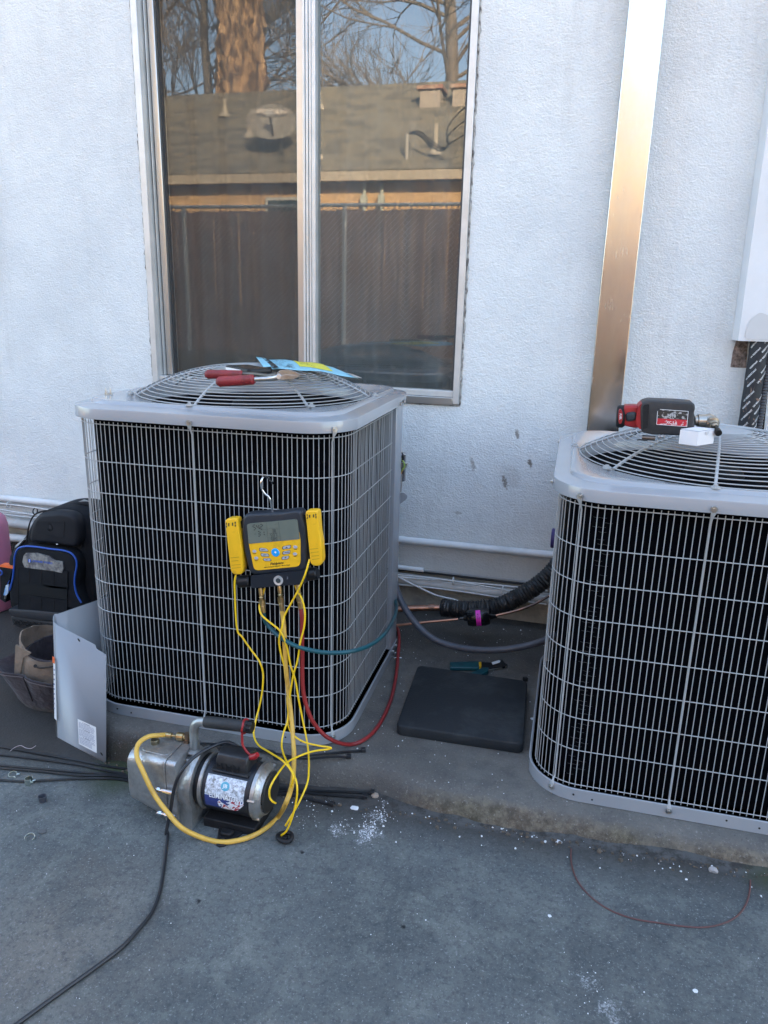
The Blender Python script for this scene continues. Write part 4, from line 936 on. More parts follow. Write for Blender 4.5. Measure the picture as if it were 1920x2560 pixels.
W3 = [at(*zg(690, 1520), YG+.012)]+[at(*zw(*q[:2]), q[2]) for q in ((175, 190, 1.812), (158, 250, 1.795), (175, 315, 1.785), (240, 375, 1.778), (310, 430, 1.774), (350, 490, 1.772), (385, 590, 1.776), (410, 720, 1.774), (450, 850, 1.772), (480, 1020, 1.77), (510, 1170, 1.765), (540, 1320, 1.75), (556, 1430, 1.72), (560, 1560, 1.66), (548, 1680, 1.61), (490, 1820, 1.57), (430, 1930, 1.55), (400, 1980, 1.54), (370, 2030, 1.54))]
hose('yellow_wire', W3, .0027, yellowc, n=8, label='thin yellow wire falling from the left brass fitting to the black ring on the ground', cat='wire', group='thin yellow sensor wires')
W4 = [at(*zg(1062, 1480), YG+.012)]+[at(*zw(*q[:2]), q[2]) for q in ((470, 130, 1.80), (505, 190, 1.785), (528, 300, 1.78), (520, 420, 1.776), (490, 540, 1.77), (470, 680, 1.77), (435, 800, 1.768), (412, 930, 1.77), (395, 1080, 1.772), (385, 1180, 1.75), (350, 1290, 1.73), (340, 1390, 1.70), (375, 1500, 1.62), (440, 1620, 1.58), (465, 1720, 1.56), (455, 1840, 1.55), (425, 1960, 1.54), (380, 2070, 1.54), (335, 2110, 1.545))]
hose('yellow_wire', W4, .0027, yellowc, n=8, label='thin yellow wire beside the red hose ending inside the black ring on the ground', cat='wire', group='thin yellow sensor wires')
c_ = gr(712, 2092, .012); m = MB(); N_ = 30
m.tube([c_+Vector((.019*math.cos(2*math.pi*i/N_), .017*math.sin(2*math.pi*i/N_), .002*math.sin(4*math.pi*i/N_))) for i in range(N_)], .0062, 10, closed=True)
rg = m.obj('rubber_ring', rubber, smooth=60, label='black rubber ring on the ground where the yellow wires end', cat='ring')
m = MB(); m.box((c_.x-.008, c_.y-.006, c_.z-.012), (c_.x+.008, c_.y+.008, c_.z+.002)); m.obj('plug_body', blackp, rg, bevel=.003)

# ------------------------------------------------------------ vacuum pump (local frame, built with PM)
pu = thing('vacuum_pump', 'vacuum pump with bare metal gearbox and black motor standing in front of the left unit', 'vacuum pump', LP(.2, .09, 0), PA)
def PB(m): m.V = [PM @ v for v in m.V]; return m
def lrect(x, y0, y1, z0, z1, r, n=5):
    out = []
    for cy, cz, s0 in ((y0+r, z0+r, 180), (y1-r, z0+r, 270), (y1-r, z1-r, 0), (y0+r, z1-r, 90)):
        for k in range(n+1): t = rad(s0+90*k/n); out.append(Vector((x, cy+r*math.cos(t), cz+r*math.sin(t))))
    return out
# tank: tapered casting
m = MB(); m.loft([lrect(-.012, .016, .110, .040, .180, .030), lrect(-.006, .010, .118, .034, .188, .030), lrect(.06, .004, .124, .022, .193, .024), lrect(.112, .0, .128, .010, .197, .018)])
PB(m).obj('oil_tank', castal, pu, smooth=40)
m = MB(); m.loft([lrect(.1135, -.005, .133, .004, .202, .016), lrect(.1215, -.005, .133, .004, .202, .016)]); PB(m).obj('tank_flange', castal, pu, smooth=40)
m = MB(); m.loft([lrect(.1225, -.003, .131, .004, .199, .014), lrect(.150, -.002, .130, .006, .198, .014)]); PB(m).obj('mounting_block', castal, pu, smooth=40)
# raised cover step on the tank top
m = MB(); P = bez_round([Vector(p) for p in ((.024, .030, .1915), (.1125, .022, .1955), (.1125, .110, .1955), (.014, .104, .1905))], .018, 4); m.prism(P, (0, 0, .004)); PB(m).obj('top_cover', castal, pu, bevel=.001)
# bell housing: quarter cone towards the motor
m = MB(); rings = []
for (x_, r_, zc_) in ((.1505, .074, .098), (.165, .078, .110), (.185, .086, .112), (.195, .0865, .112)):
    rings.append([Vector((x_, .0755+r_*math.cos(rad(a)), zc_+r_*math.sin(rad(a)))) for a in range(-30, 211, 10)]+[Vector((x_, .0755-r_*.93, .0)), Vector((x_, .0755+r_*.93, .0))])
m.loft(rings); PB(m).obj('bell_housing', castal, pu, smooth=40)
m = MB(); m.cyl((.1955, .0755, .112), (.208, .0755, .112), .070, n=32); PB(m).obj('vent_gap', blackp, pu, smooth=30)
m = MB(); m.tube([Vector((x_, .0755, .112)) for x_ in (.2085, .211, .2185, .2205)], [.070, .0755, .0755, .072], 40); PB(m).obj('motor_end_ring', castal, pu, smooth=30)
MR = .0725
m = MB(); m.tube([Vector((x_, .0755, .112)) for x_ in (.221, .225, .358, .362)], [MR-.003, MR, MR, MR-.003], 48); mo = PB(m).obj('motor_shell', M('motor_black', (.012, .014, .020), (.018, .02, .026), ns=10, rough=.35), pu, smooth=30)
m = MB(); m.tube([Vector((x_, .0755, .112)) for x_ in (.3625, .364, .374, .378, .386, .390)], [MR, MR+.003, MR+.002, MR-.005, .062, .060], 40); PB(m).obj('end_bell', castal, pu, smooth=30)
m = MB()
for k in range(11):
    a = rad(-70+k*9); y_, z_ = .0755-.045*math.cos(a)*1.0, .112+.045*math.sin(a)
m.cyl((.3922, .0755, .112), (.396, .0755, .112), .056, .050, n=28); PB(m).obj('fan_cover', M('dark_cast', (.05, .05, .05), rough=.5, metal=.5), pu, smooth=30)
for k in range(12):
    a = 2*math.pi*k/12; m = MB(); m.tube([Vector((.394, .0755+.018*math.cos(a), .112+.018*math.sin(a))), Vector((.391, .0755+.055*math.cos(a), .112+.055*math.sin(a)))], .0022, 5); PB(m).obj('cover_slot', blackp, pu)
for (y_, z_) in ((.004, .128), (.14, .15), (.03, .055)):
    m = MB(); m.cyl((.360, y_, z_), (.380, y_, z_), .0042, n=10); PB(m).obj('through_bolt', steel, pu)
for z_ in (.115, .040):
    m = MB(); m.cyl((.095, -.013, z_), (.155, -.013, z_), .0042, n=10); m.cyl((.100, -.013, z_), (.108, -.013, z_), .0068, n=6); m.cyl((.118, -.013, z_), (.150, -.013, z_), .0062, n=12); PB(m).obj('flange_bolt', chrome, pu, smooth=30)
# filler cap and intake
m = MB(); c_ = Vector((.046, .068, .193)); m.lathe([(.001, 0), (.012, 0), (.012, .014), (.0105, .016), (.008, .0145), (.001, .014)], 20, Matrix.Translation(c_)); PB(m).obj('filler_cap', M('old_brass', (.16, .14, .09), rough=.4, metal=.8), pu, smooth=30)
pw = at(468, 1843, 1.628)
m = MB(); m.cyl((pw.x, pw.y, .20), (pw.x, pw.y, pw.z+.012), .0085, n=14); m.cyl((pw.x, pw.y, .205), (pw.x, pw.y, .215), .012, n=6); m.obj('intake_post', M('old_bronze', (.22, .15, .10), rough=.45, metal=.8), pu, smooth=30)
he = at(413, 1837, 1.625)
d_ = pw-he
m = MB(); m.tube([he-d_*.05, he+d_*.02, he+d_*.30, he+d_*.31, he+d_*.50, he+d_*.52, he+d_*.56, he+d_*.85, he+d_*.88, he+d_*1.0], [.0068, .0078, .0078, .004, .004, .009, .0115, .0115, .0085, .006], 14); m.obj('hose_coupling', brass, pu, smooth=25)
# handle
hb = Vector((.160, .085, .190)); Hh = [hb, hb+Vector((0, 0, .035)), hb+Vector((.001, 0, .062)), hb+Vector((.006, 0, .078)), hb+Vector((.018, .001, .089)), hb+Vector((.034, .001, .093)), hb+Vector((.05, .001, .0945)), hb+Vector((.165, .002, .104))]
m = MB(); m.tube(spl(Hh, 6), .0125, 20); PB(m).obj('handle_tube', M('dull_zinc', (.42, .44, .43), (.30, .31, .30), ns=30, rough=.42, metal=.75), pu, smooth=60)
m = MB(); m.tube([hb+Vector((x_, .0012, .0905+x_*.08)) for x_ in (.036, .039, .160, .164)], [.0145, .0160, .0162, .0150], 22); PB(m).obj('handle_grip', M('grip_rubber', (.018, .019, .02), (.035, .035, .036), ns=25, rough=.65), pu, smooth=40)
m = MB(); e_ = hb+Vector((.165, .0012, .1040)); rr_ = [.0175 if i % 2 else .0160 for i in range(24)]
rings = [[Vector((e_.x+dx, e_.y+rr_[i]*k_*math.cos(2*math.pi*i/24), e_.z+rr_[i]*k_*math.sin(2*math.pi*i/24))) for i in range(24)] for dx, k_ in ((0, 1), (.012, 1), (.014, .85))]
m.loft(rings); PB(m).obj('grip_cap', blackp, pu, smooth=20)
m = MB(); c0 = hb+Vector((.156, .0012, .1030)); m.tube([c0+Vector((.0015*math.sin(a*3), .0185*math.cos(a), .0185*math.sin(a))) for a in [2*math.pi*i/24 for i in range(24)]], .003, 8, closed=True)
m.tube(spl([c0+Vector((0, -.017, -.010)), c0+Vector((.001, -.020, -.032)), c0+Vector((.004, -.022, -.045)), c0+Vector((.014, -.022, -.060)), c0+Vector((.026, -.020, -.072))], 6), [.0032]*25, 8)
PB(m).obj('cap_leash', redp, pu, smooth=60)
m = MB(); q0 = c0+Vector((.026, -.020, -.075)); m.tube([q0+Vector((-.004, 0, .004)), q0+Vector((-.001, 0, -.002)), q0+Vector((.012, -.002, .004)), q0+Vector((.020, -.002, .012))], [.005, .0085, .0085, .0068], 14); PB(m).obj('red_cap', redp, pu, smooth=50)
# base collar for handle
m = MB(); m.lathe([(.001, 0), (.024, 0), (.024, .004), (.0145, .008), (.001, .008)], 24, Matrix.Translation(hb-Vector((0, 0, .004)))); m.loft([lrect(.151, .05, .12, .150, .178, .006), lrect(.189, .05, .12, .140, .178, .006)]); PB(m).obj('handle_socket', castal, pu, smooth=30)
# capacitor cover on top of the motor
m = MB(); rings = []
for x_, k_ in ((.248, .9), (.252, 1), (.338, 1), (.342, .9)):
    rings.append([Vector((x_, .0755-.036*k_, .174)), Vector((x_, .0755-.035*k_, .202)), Vector((x_, .0755-.026*k_, .219*(.5+.5*k_)+.0)), Vector((x_, .0755, .227*(.7+.3*k_)))]+[Vector((x_, .0755+.026*k_, .219*(.5+.5*k_))), Vector((x_, .0755+.035*k_, .202)), Vector((x_, .0755+.036*k_, .174))])
m.loft(rings); cc = PB(m).obj('capacitor_cover', M('cover_black', (.016, .016, .018), (.03, .03, .03), ns=22, rough=.38), pu, bevel=.003, smooth=40)
m = MB(); m.loft([lrect(.240, .030, .122, .1765, .181, .002), lrect(.348, .030, .122, .1765, .181, .002)]); PB(m).obj('cover_flange', M('cover_black', (0, 0, 0)), pu, bevel=.001)
for x_ in (.262, .290, .312):
    m = MB(); m.loft([[Vector((x_+a, .0755-.0375-b*.002, z_)) for a, z_ in ((-.008, .164), (.008, .164), (.008, .202), (.004, .193), (-.004, .193), (-.008, .202))] for b in (0, 1)]); PB(m).obj('cover_recess', rubber, cc, smooth=0)
# feet
m = MB(); P = [Vector(p) for p in ((.262, .02, 0), (.335, .02, 0), (.322, -.015, 0), (.310, -.040, 0), (.298, -.046, 0), (.286, -.040, 0), (.275, -.010, 0))]; m.prism(P, (0, 0, .012)); m.prism([Vector(p) for p in ((.280, .01, .012), (.316, .01, .012), (.312, -.012, .012), (.284, -.012, .012))], (0, 0, .010)); m.box((.215, .02, 0), (.37, .14, .03)); PB(m).obj('rubber_foot', rubber, pu, bevel=.003)
m = MB(); m.lathe([(.001, .0012), (.0045, .0012), (.005, .002), (.009, .002), (.009, 0)], 20, Matrix.Translation((.298, -.030, .012))); PB(m).obj('foot_bolt', steel, pu, smooth=30)
# sticker wrapped on the motor
def smap(r_, x0=.2335, x1=.348):
    def f(u, v):     # u 0..1 along, v 0..1 upward
        a = rad(-22)+v*rad(72)
        return PM @ Vector((x0+(x1-x0)*u, .0755-r_*math.cos(a), .112+r_*math.sin(a)))
    return f
def stick_mat():
    m_ = bpy.data.materials.new('flag_sticker'); m_.use_nodes = True; t = m_.node_tree; N = t.nodes; L = t.links; b = N['Principled BSDF']; b.inputs['Roughness'].default_value = .35
    uv = N.new('ShaderNodeUVMap'); sp = N.new('ShaderNodeSeparateXYZ'); L.new(uv.outputs[0], sp.inputs[0])
    nz = N.new('ShaderNodeTexNoise'); nz.inputs['Scale'].default_value = 9; nz.inputs['Detail'].default_value = 6; nz.inputs['Roughness'].default_value = .75; nz.inputs['Distortion'].default_value = .6; L.new(uv.outputs[0], nz.inputs['Vector'])
    r1 = N.new('ShaderNodeValToRGB'); e = r1.color_ramp.elements; e[0].position = .38; e[0].color = (.20, .20, .19, 1); e[1].position = .58; e[1].color = (.72, .75, .80, 1)
    x = r1.color_ramp.elements.new(.48); x.color = (.46, .48, .52, 1); L.new(nz.outputs[0], r1.inputs[0])
    n2 = N.new('ShaderNodeTexNoise'); n2.inputs['Scale'].default_value = 3.2; n2.inputs['Detail'].default_value = 2; n2.inputs['Distortion'].default_value = 1.0; L.new(uv.outputs[0], n2.inputs['Vector'])
    r2 = N.new('ShaderNodeValToRGB'); r2.color_ramp.interpolation = 'CONSTANT'; e = r2.color_ramp.elements; e[0].position = 0; e[0].color = (.03, .05, .20, 1); e[1].position = .44; e[1].color = (.78, .80, .84, 1)
    x = r2.color_ramp.elements.new(.52); x.color = (.42, .03, .05, 1); x = r2.color_ramp.elements.new(.60); x.color = (.75, .76, .80, 1)
    # blue towards the left, red towards the right
    a = N.new('ShaderNodeMath'); a.operation = 'MULTIPLY_ADD'; L.new(sp.outputs[0], a.inputs[0]); a.inputs[1].default_value = .34; 
    s_ = N.new('ShaderNodeMath'); s_.operation = 'SUBTRACT'; L.new(n2.outputs[0], s_.inputs[0]); s_.inputs[1].default_value = .17; L.new(s_.outputs[0], a.inputs[2]); L.new(a.outputs[0], r2.inputs[0])
    g_ = N.new('ShaderNodeMath'); g_.operation = 'LESS_THAN'; L.new(sp.outputs[1], g_.inputs[0]); g_.inputs[1].default_value = .40
    mx = N.new('ShaderNodeMix'); mx.data_type = 'RGBA'; L.new(g_.outputs[0], mx.inputs[0]); L.new(r1.outputs[0], mx.inputs[6]); L.new(r2.outputs[0], mx.inputs[7]); L.new(mx.outputs[2], b.inputs['Base Color']); return m_
f1 = smap(MR+.0006); nu, nv = 12, 10; cut = lambda u, v: (u, v if not (u > .86 and v < .14) else v)
me_v = []; uvs = []
for j in range(nv+1):
    for i in range(nu+1):
        u, v = i/nu, j/nv
        if u > .8 and v < .3*(u-.8)/.2: v = .3*(u-.8)/.2
        me_v.append(f1(u, v)); uvs.append((u, v))
m = MB(); m.add(me_v, [(j*(nu+1)+i, j*(nu+1)+i+1, (j+1)*(nu+1)+i+1, (j+1)*(nu+1)+i) for j in range(nv) for i in range(nu)])
stk = m.obj('sticker', stick_mat(), pu, smooth=60)
ul = stk.data.uv_layers.new(name='UVMap')
for lp in stk.data.loops: ul.data[lp.index].uv = uvs[lp.vertex_index]
f2 = smap(MR+.0011); ff = lambda cx, cv: (lambda u, v: f2(cx+u/.095, cv+v/.091-.0*u))
text('sticker_word_shadow', 'ELIMINATOR', .0205, (lambda u, v: smap(MR+.0009)(.508+u*.62/.095, .405+v/.091)), M('navy_print', (.02, .03, .08), rough=.5), stk, bold=True)
text('sticker_word', 'ELIMINATOR', .0205, (lambda u, v: f2(.50+u*.62/.095, .42+v/.091)), white, stk, bold=True)
m = MB(); N_ = 24; m.add([f2(.50, .74)]+[f2(.50+.11*math.cos(2*math.pi*i/N_), .74+.13*math.sin(2*math.pi*i/N_)) for i in range(N_)], [(0, 1+i, 1+(i+1) % N_) for i in range(N_)]); m.obj('round_badge', M('badge_teal', (.10, .38, .50), rough=.4), stk, smooth=60)
f3 = smap(MR+.0015); text('badge_letters', 'JB', .013, lambda u, v: f3(.50+u/.095, .74+v/.091), white, stk, bold=True)
# power cord
hose('power_cord', [LP(.285, .10, .215), LP(.255, .095, .226), LP(.225, .070, .222), LP(.195, .022, .212), LP(.172, -.012, .180), LP(.155, -.020, .13), LP(.145, -.026, .07), LP(.140, -.045, .012)]+[gr(*q, .005) for q in ((419, 2085), (412, 2150), (405, 2200), (398, 2235), (380, 2280), (345, 2325), (300, 2372), (230, 2425), (150, 2482), (70, 2540), (0, 2590), (-80, 2640))], .0048, M('black_cord', (.016, .018, .022), rough=.42), label='black power cord running from the vacuum pump across the ground to the lower left', cat='cord')

# ------------------------------------------------------------ access panel leaning on unit 1
PB0 = gr(137, 1838); PB1 = gr(262, 1908)
a_ = (PB1-PB0); a_.z = 0; La = a_.length; a_.normalize(); nrm = Vector((a_.y, -a_.x, 0)); bdir = Vector((-a_.y, a_.x, 0))
def pl_(px, py, off=0): P = onp(px, py, PB0+nrm*off, nrm); return P
pn = thing('access_panel', 'loose grey sheet-metal access panel standing against the left unit', 'metal panel', ((PB0.x+PB1.x)/2, (PB0.y+PB1.y)/2, 0))
zl, zr = pl_(137, 1560).z, pl_(263, 1638).z
def front(u): return PB0+a_*u
outl = [pl_(*q) for q in ((143, 1562), (238, 1612), (241, 1622), (265, 1637), (265, 1904), (260, 1908), (160, 1856), (143, 1843))]
th_ = .0016
m = MB()
# bend + both legs as one folded strip; the strip's upper/lower heights vary with u
def strip(P2):
    V = []
    for (p, zlo, zhi) in P2: V += [Vector((p.x, p.y, zlo)), Vector((p.x, p.y, zhi))]
    return V
rb = .013; cen = front(rb)+bdir*rb
zb0, zb1 = outl[-1].z, outl[0].z
pts = []
for t in frange(0, 1, 6): p = front(rb)+bdir*(rb+.23*(1-t)); pts.append((p, zb0+.002+.02*(1-t), zb1+.028-.0*t))
for k in range(1, 9):
    t = rad(90*k/8); p = cen-a_*(rb*math.cos(t))-bdir*(rb*math.sin(t)); pts.append((p, zb0-.0*k, zb1+.028-.022*k/8))
pts.append((front(rb+.002), zb0, zb1+.006)); pts.append((front(rb+.004), zb0, zb1+.004))
V = strip(pts); m.add(V, [(2*i, 2*i+2, 2*i+3, 2*i+1) for i in range(len(pts)-1)])
us = [(p-PB0).dot(a_) for p in outl]
lean = (outl[0]-outl[-1]); lean = Vector((lean.x, lean.y, 0))/max(.05, outl[0].z-outl[-1].z)
lean = ((outl[3]-outl[4]).dot(a_)/(outl[3].z-outl[4].z))*a_
for i_ in range(len(m.V)-len(V), len(m.V)): m.V[i_] = m.V[i_]+lean*(m.V[i_].z-zb0)
V = [v+lean*(v.z-zb0) for v in V]
m.add([V[-2], V[-1]]+outl, [tuple([0, 1]+[2+i for i in range(len(outl))])])
sheet = m.obj('folded_sheet', M('panel_paint', (.245, .262, .285), (.26, .275, .30), ns=3, rough=.38), pn, smooth=45)
q = sheet.modifiers.new('sheet', 'SOLIDIFY'); q.thickness = .0016; q.offset = 0
o = .0012
for (cx, cy) in ((197, 1600), (254, 1885)):
    c_ = pl_(cx, cy, o); m = MB(); m.add([c_+a_*(.0065*math.cos(t))+Vector((0, 0, .0045*math.sin(t)-.25*.0065*math.cos(t))) for t in [2*math.pi*i/14 for i in range(14)]], [tuple(range(14))]); m.obj('screw_hole', blacki, sheet, smooth=0)
lb = [pl_(*q, o) for q in ((194, 1797), (240, 1818), (242, 1883), (197, 1860))]
m = MB(); m.add(lb, [(0, 1, 2, 3)]); lab_ = m.obj('warning_label', white, sheet, smooth=0)
inkb = M('blue_grey_print', (.22, .24, .36), rough=.6); m = MB(); mk = MB()
random.seed(8)
def lq(u, v, off=.0016): return (lb[0]*(1-u)*(1-v)+lb[1]*u*(1-v)+lb[2]*u*v+lb[3]*(1-u)*v)+nrm*(off-o)
for k in range(26):
    v0 = .06+k*.034
    if k in (0, 8, 17):
        mk.add([lq(.36, v0-.006), lq(.66, v0-.006), lq(.66, v0+.012), lq(.36, v0+.012)], [(0, 1, 2, 3)])
        mk.add([lq(.26, v0+.012), lq(.33, v0+.012), lq(.295, v0-.012)], [(0, 1, 2)]); continue
    if k > 20: e_ = .74
    else: e_ = random.uniform(.86, .95)
    s = .06
    while s < e_:
        l_ = random.uniform(.05, .14); m.add([lq(s, v0), lq(min(s+l_, e_), v0), lq(min(s+l_, e_), v0+.013), lq(s, v0+.013)], [(0, 1, 2, 3)]); s += l_+.02
m.obj('label_text', inkb, lab_, smooth=0)
mk.obj('label_headings', M('dark_blue_print', (.05, .06, .12), rough=.6), lab_, smooth=0)
# narrow sticker on the bend with orange head
bs = [pl_(*q, o+.004) for q in ((133, 1648), (138, 1652), (142, 1802), (136, 1796))]
m = MB(); m.add(bs, [(0, 1, 2, 3)]); sb = m.obj('edge_sticker', white, sheet, smooth=0)
bs2 = [pl_(*q, o+.0045) for q in ((131, 1640), (137, 1644), (137, 1660), (131, 1656))]; m = MB(); m.add(bs2, [(0, 1, 2, 3)]); m.obj('orange_head', M('orange_print', (.80, .16, .05), rough=.5), sb, smooth=0)
m = MB()
for k in range(9): m.add([pl_(x_, y_, o+.0046) for x_, y_ in ((134, 1672+k*12), (136.5, 1673+k*12), (136.7, 1677+k*12), (134.2, 1676+k*12))], [(0, 1, 2, 3)])
m.obj('sticker_marks', inkb, sb, smooth=0)
# wiring diagram inside the second leg
base = front(rb)+bdir*rb
def wq(s, z, off=.002): return Vector((base.x, base.y, 0))+lean*(z-zb0)+bdir*s-a_*(rb-off)+Vector((0, 0, z))
zt1 = zb1+.012
m = MB(); m.add([wq(.03, zt1-.030), wq(.22, zt1-.020), wq(.22, .12), wq(.03, .12)], [(0, 1, 2, 3)]); wd = m.obj('wiring_diagram', M('diagram_paper', (.30, .36, .52), rough=.6), sheet, smooth=0)
m = MB(); random.seed(2)
def rct(s0, s1, z0, z1): m.add([wq(s0, z0, .0026), wq(s1, z0, .0026), wq(s1, z1, .0026), wq(s0, z1, .0026)], [(0, 1, 2, 3)])
rct(.06, .14, zt1-.037, zt1-.034)
for k in range(46):
    s0 = .04+random.random()*.14; z0 = zt1-.05-random.random()*.20; l_ = random.uniform(.008, .04)
    if k % 2: rct(s0, s0+l_, z0, z0+.0014)
    else: rct(s0, s0+.0012, z0, z0+l_*.7)
for k in range(12): rct(.05, .05+random.uniform(.06, .13), .14+k*.006, .1425+k*.006)
m.obj('diagram_lines', M('diagram_ink', (.04, .05, .09), rough=.6), wd, smooth=0)

# ------------------------------------------------------------ tool bag
tb = thing('tool_bag', 'open tan and plum canvas tool bag on the ground at left', 'bag', (-1.72, 2.06, gz(-1.72)))
plum = M('plum_canvas', (.034, .025, .030), (.055, .042, .048), ns=12, rough=.9, bump=.7, bs=24, sheen=.1, dist=.02)
tan = M('tan_canvas', (.17, .12, .082), (.26, .19, .135), ns=10, rough=.9, bump=.7, bs=20, sheen=.1, dist=.02)
zf0 = gz(-1.8)
cx_, cy__ = -1.735, 2.085
def ringp(rx, ry, z, f=None, n=56, sq=2.6, lift=0):
    out = []
    for i in range(n):
        a = 2*math.pi*i/n; c, s = math.cos(a), math.sin(a)
        k = (abs(c)**sq+abs(s)**sq)**(-1/sq); k *= (1+(f(a) if f else 0))
        out.append(Vector((cx_+rx*k*c, cy__+ry*k*s, z+(lift*math.sin(3*a+1) if lift else 0))))
    return out
puck = lambda a: -.10*(1-abs(math.sin(2.5*(a+.45))))**2+.03+.012*math.sin(11*a)
m = MB(); rings = [ringp(.10, .10, zf0-.003), ringp(.135, .135, zf0), ringp(.155, .15, zf0+.03)]
for t in frange(0, 1, 6): rings.append(ringp(.160+.040*t, .155+.035*t, zf0+.05+.105*t, lambda a, t=t: puck(a)*t*1.2, lift=.008*t))
rings.append(ringp(.193, .183, zf0+.152, lambda a: puck(a)*1.2, lift=.008)); rings.append(ringp(.150, .145, zf0+.08))
m.loft(rings, caps=True); po = m.obj('outer_pockets', plum, tb, smooth=60)
st = M('canvas_stitch', (.16, .13, .13), rough=.9)
for a in (3.75, 4.62, 5.2, 2.9):
    P = []
    for t in frange(0, 1, 6):
        rx, ry = .1615+.041*t, .1565+.036*t; c, s = math.cos(a), math.sin(a); k = (abs(c)**2.6+abs(s)**2.6)**(-1/2.6)*(1+puck(a)*t*1.2)
        P.append(Vector((cx_+rx*k*c, cy__+ry*k*s, zf0+.05+.105*t)))
    m = MB(); m.tube(P, .0022, 6); m.obj('pocket_seam', M('seam_dark', (.02, .015, .018), rough=.9), po)
for dz in (0, -.008):
    m = MB(); R_ = ringp(.2005-.0*dz, .1905, zf0+.153+dz, lambda a: puck(a)*1.2, lift=.008); m.tube(R_, .0014, 5, closed=True); m.obj('binding', st if dz else plum, po, smooth=60)
m = MB(); tl = lambda a: .045*math.sin(a*2+.8)+.02*math.sin(a*5)
rings = [ringp(.125, .120, zf0+.04)]
for t in frange(0, 1, 7): rings.append(ringp(.130+.012*math.sin(t*3), .126+.010*math.sin(t*3), zf0+.06+.16*t, lambda a, t=t: .05*t*math.sin(3*a)+.028*t*math.sin(7*a+1)+.014*t*math.sin(13*a)))
for i, p in enumerate(rings[-1]): p.z += .035*math.sin(2*math.pi*i/56*2+.9)+.02*max(0, math.sin(2*math.pi*i/56))
inner = [Vector((cx_+(p.x-cx_)*.96, cy__+(p.y-cy__)*.96, p.z+.001)) for p in rings[-1]]
rings += [inner, ringp(.115, .112, zf0+.13), ringp(.10, .10, zf0+.05)]
m.loft(rings); m.obj('roll_top', tan, tb, smooth=60)
m = MB(); rings = [ringp(.118, .115, zf0+.12, sq=2.2), ringp(.121, .118, zf0+.19, lambda a: .02*math.sin(4*a), sq=2.2), ringp(.112, .108, zf0+.19, lambda a: .02*math.sin(4*a), sq=2.2), ringp(.10, .10, zf0+.10)]
m.loft(rings, caps=False); m.obj('inner_pocket', plum, tb, smooth=60)
m = MB(); m.prism(bez_round([at(*q, 1.945) for q in ((38, 1611), (78, 1634), (57, 1645), (50, 1690), (35, 1690))], .006, 3), (0, .006, 0)); m.obj('folded_flap', tan, tb, bevel=.002)
hose('drawstring', [at(88, 1666, 1.945), at(100, 1670, 1.935), at(120, 1668, 1.935), at(140, 1664, 1.94)], .0028, M('cord_brown', (.03, .022, .018), rough=.8), n=8, parent=tb)
m = MB(); m.cyl(at(88, 1665, 1.947), at(88, 1665, 1.938), .006, n=14); m.cyl(at(57, 1635, 1.975), at(57, 1635, 1.965), .006, n=14); m.obj('eyelet', M('eyelet_dark', (.02, .017, .015), rough=.5, metal=.4), tb)
hose('carry_cord', [at(75, 1607, 2.12), at(85, 1595, 2.15), at(105, 1582, 2.2), at(130, 1577, 2.2)], .003, rubber, n=8, parent=tb)

# ------------------------------------------------------------ backpack
zb_ = Z(0, 1100, 1062/240); YB = 2.50
bp_ = thing('backpack', 'black tool backpack with blue piping leaning against the wall at left', 'backpack', (-2.1, 2.62, gz(-2.1)))
nyl = M('black_nylon', (.006, .007, .010), (.010, .012, .016), ns=14, rough=.8, bump=.3, bs=500, spec=.25)
hardn = M('moulded_eva', (.009, .010, .014), (.013, .015, .020), ns=9, rough=.65, spec=.3)
def bk(pp, y0, y1, mat, name, par=None, r=.02, soft=.02, **k): return plate(pp, y0, y1, zb_, r, soft=soft, n=5).obj(name, mat, par or bp_, smooth=60, **k)
bk([(75, 1750), (60, 1300), (150, 1180), (260, 1060), (330, 900), (430, 800), (600, 755), (800, 770), (960, 850), (1040, 1050), (1060, 1500), (1080, 1950), (600, 2040), (110, 1960)], YB+.03, YB+.25, nyl, 'main_body', r=.04, soft=.035)
bk([(310, 1110), (330, 960), (380, 850), (470, 805), (640, 795), (790, 825), (860, 910), (880, 1050), (860, 1195), (600, 1165), (330, 1130)], YB-.012, YB+.06, hardn, 'hard_pocket', r=.03, soft=.022)
P = spl([at(*zb_(*q), YB+.022) for q in ((300, 1120), (318, 960), (372, 840), (470, 790), (640, 778), (800, 808), (885, 900), (910, 1040), (900, 1190))], 8); m = MB(); m.tube(P, .0035, 6); m.obj('zip_line', rubber, bp_, smooth=60)
fr_ = bk([(160, 1290), (200, 1200), (280, 1165), (560, 1195), (780, 1235), (850, 1310), (870, 1450), (850, 1650), (900, 1790), (960, 1900), (100, 1830), (85, 1700)], YB-.022, YB+.05, nyl, 'front_pocket', r=.03, soft=.022)
bpipe = M('blue_piping', (.02, .09, .42), rough=.4)
P = spl([at(*zb_(*q), YB-.022) for q in ((108, 1660), (140, 1540), (155, 1400), (165, 1280), (200, 1205), (270, 1178), (400, 1182), (560, 1205), (700, 1222), (790, 1255), (840, 1320), (848, 1400), (830, 1500), (826, 1600), (850, 1710), (900, 1800))], 8)
m = MB(); m.tube(P, .0040, 8); m.obj('blue_piping', bpipe, bp_, smooth=60)
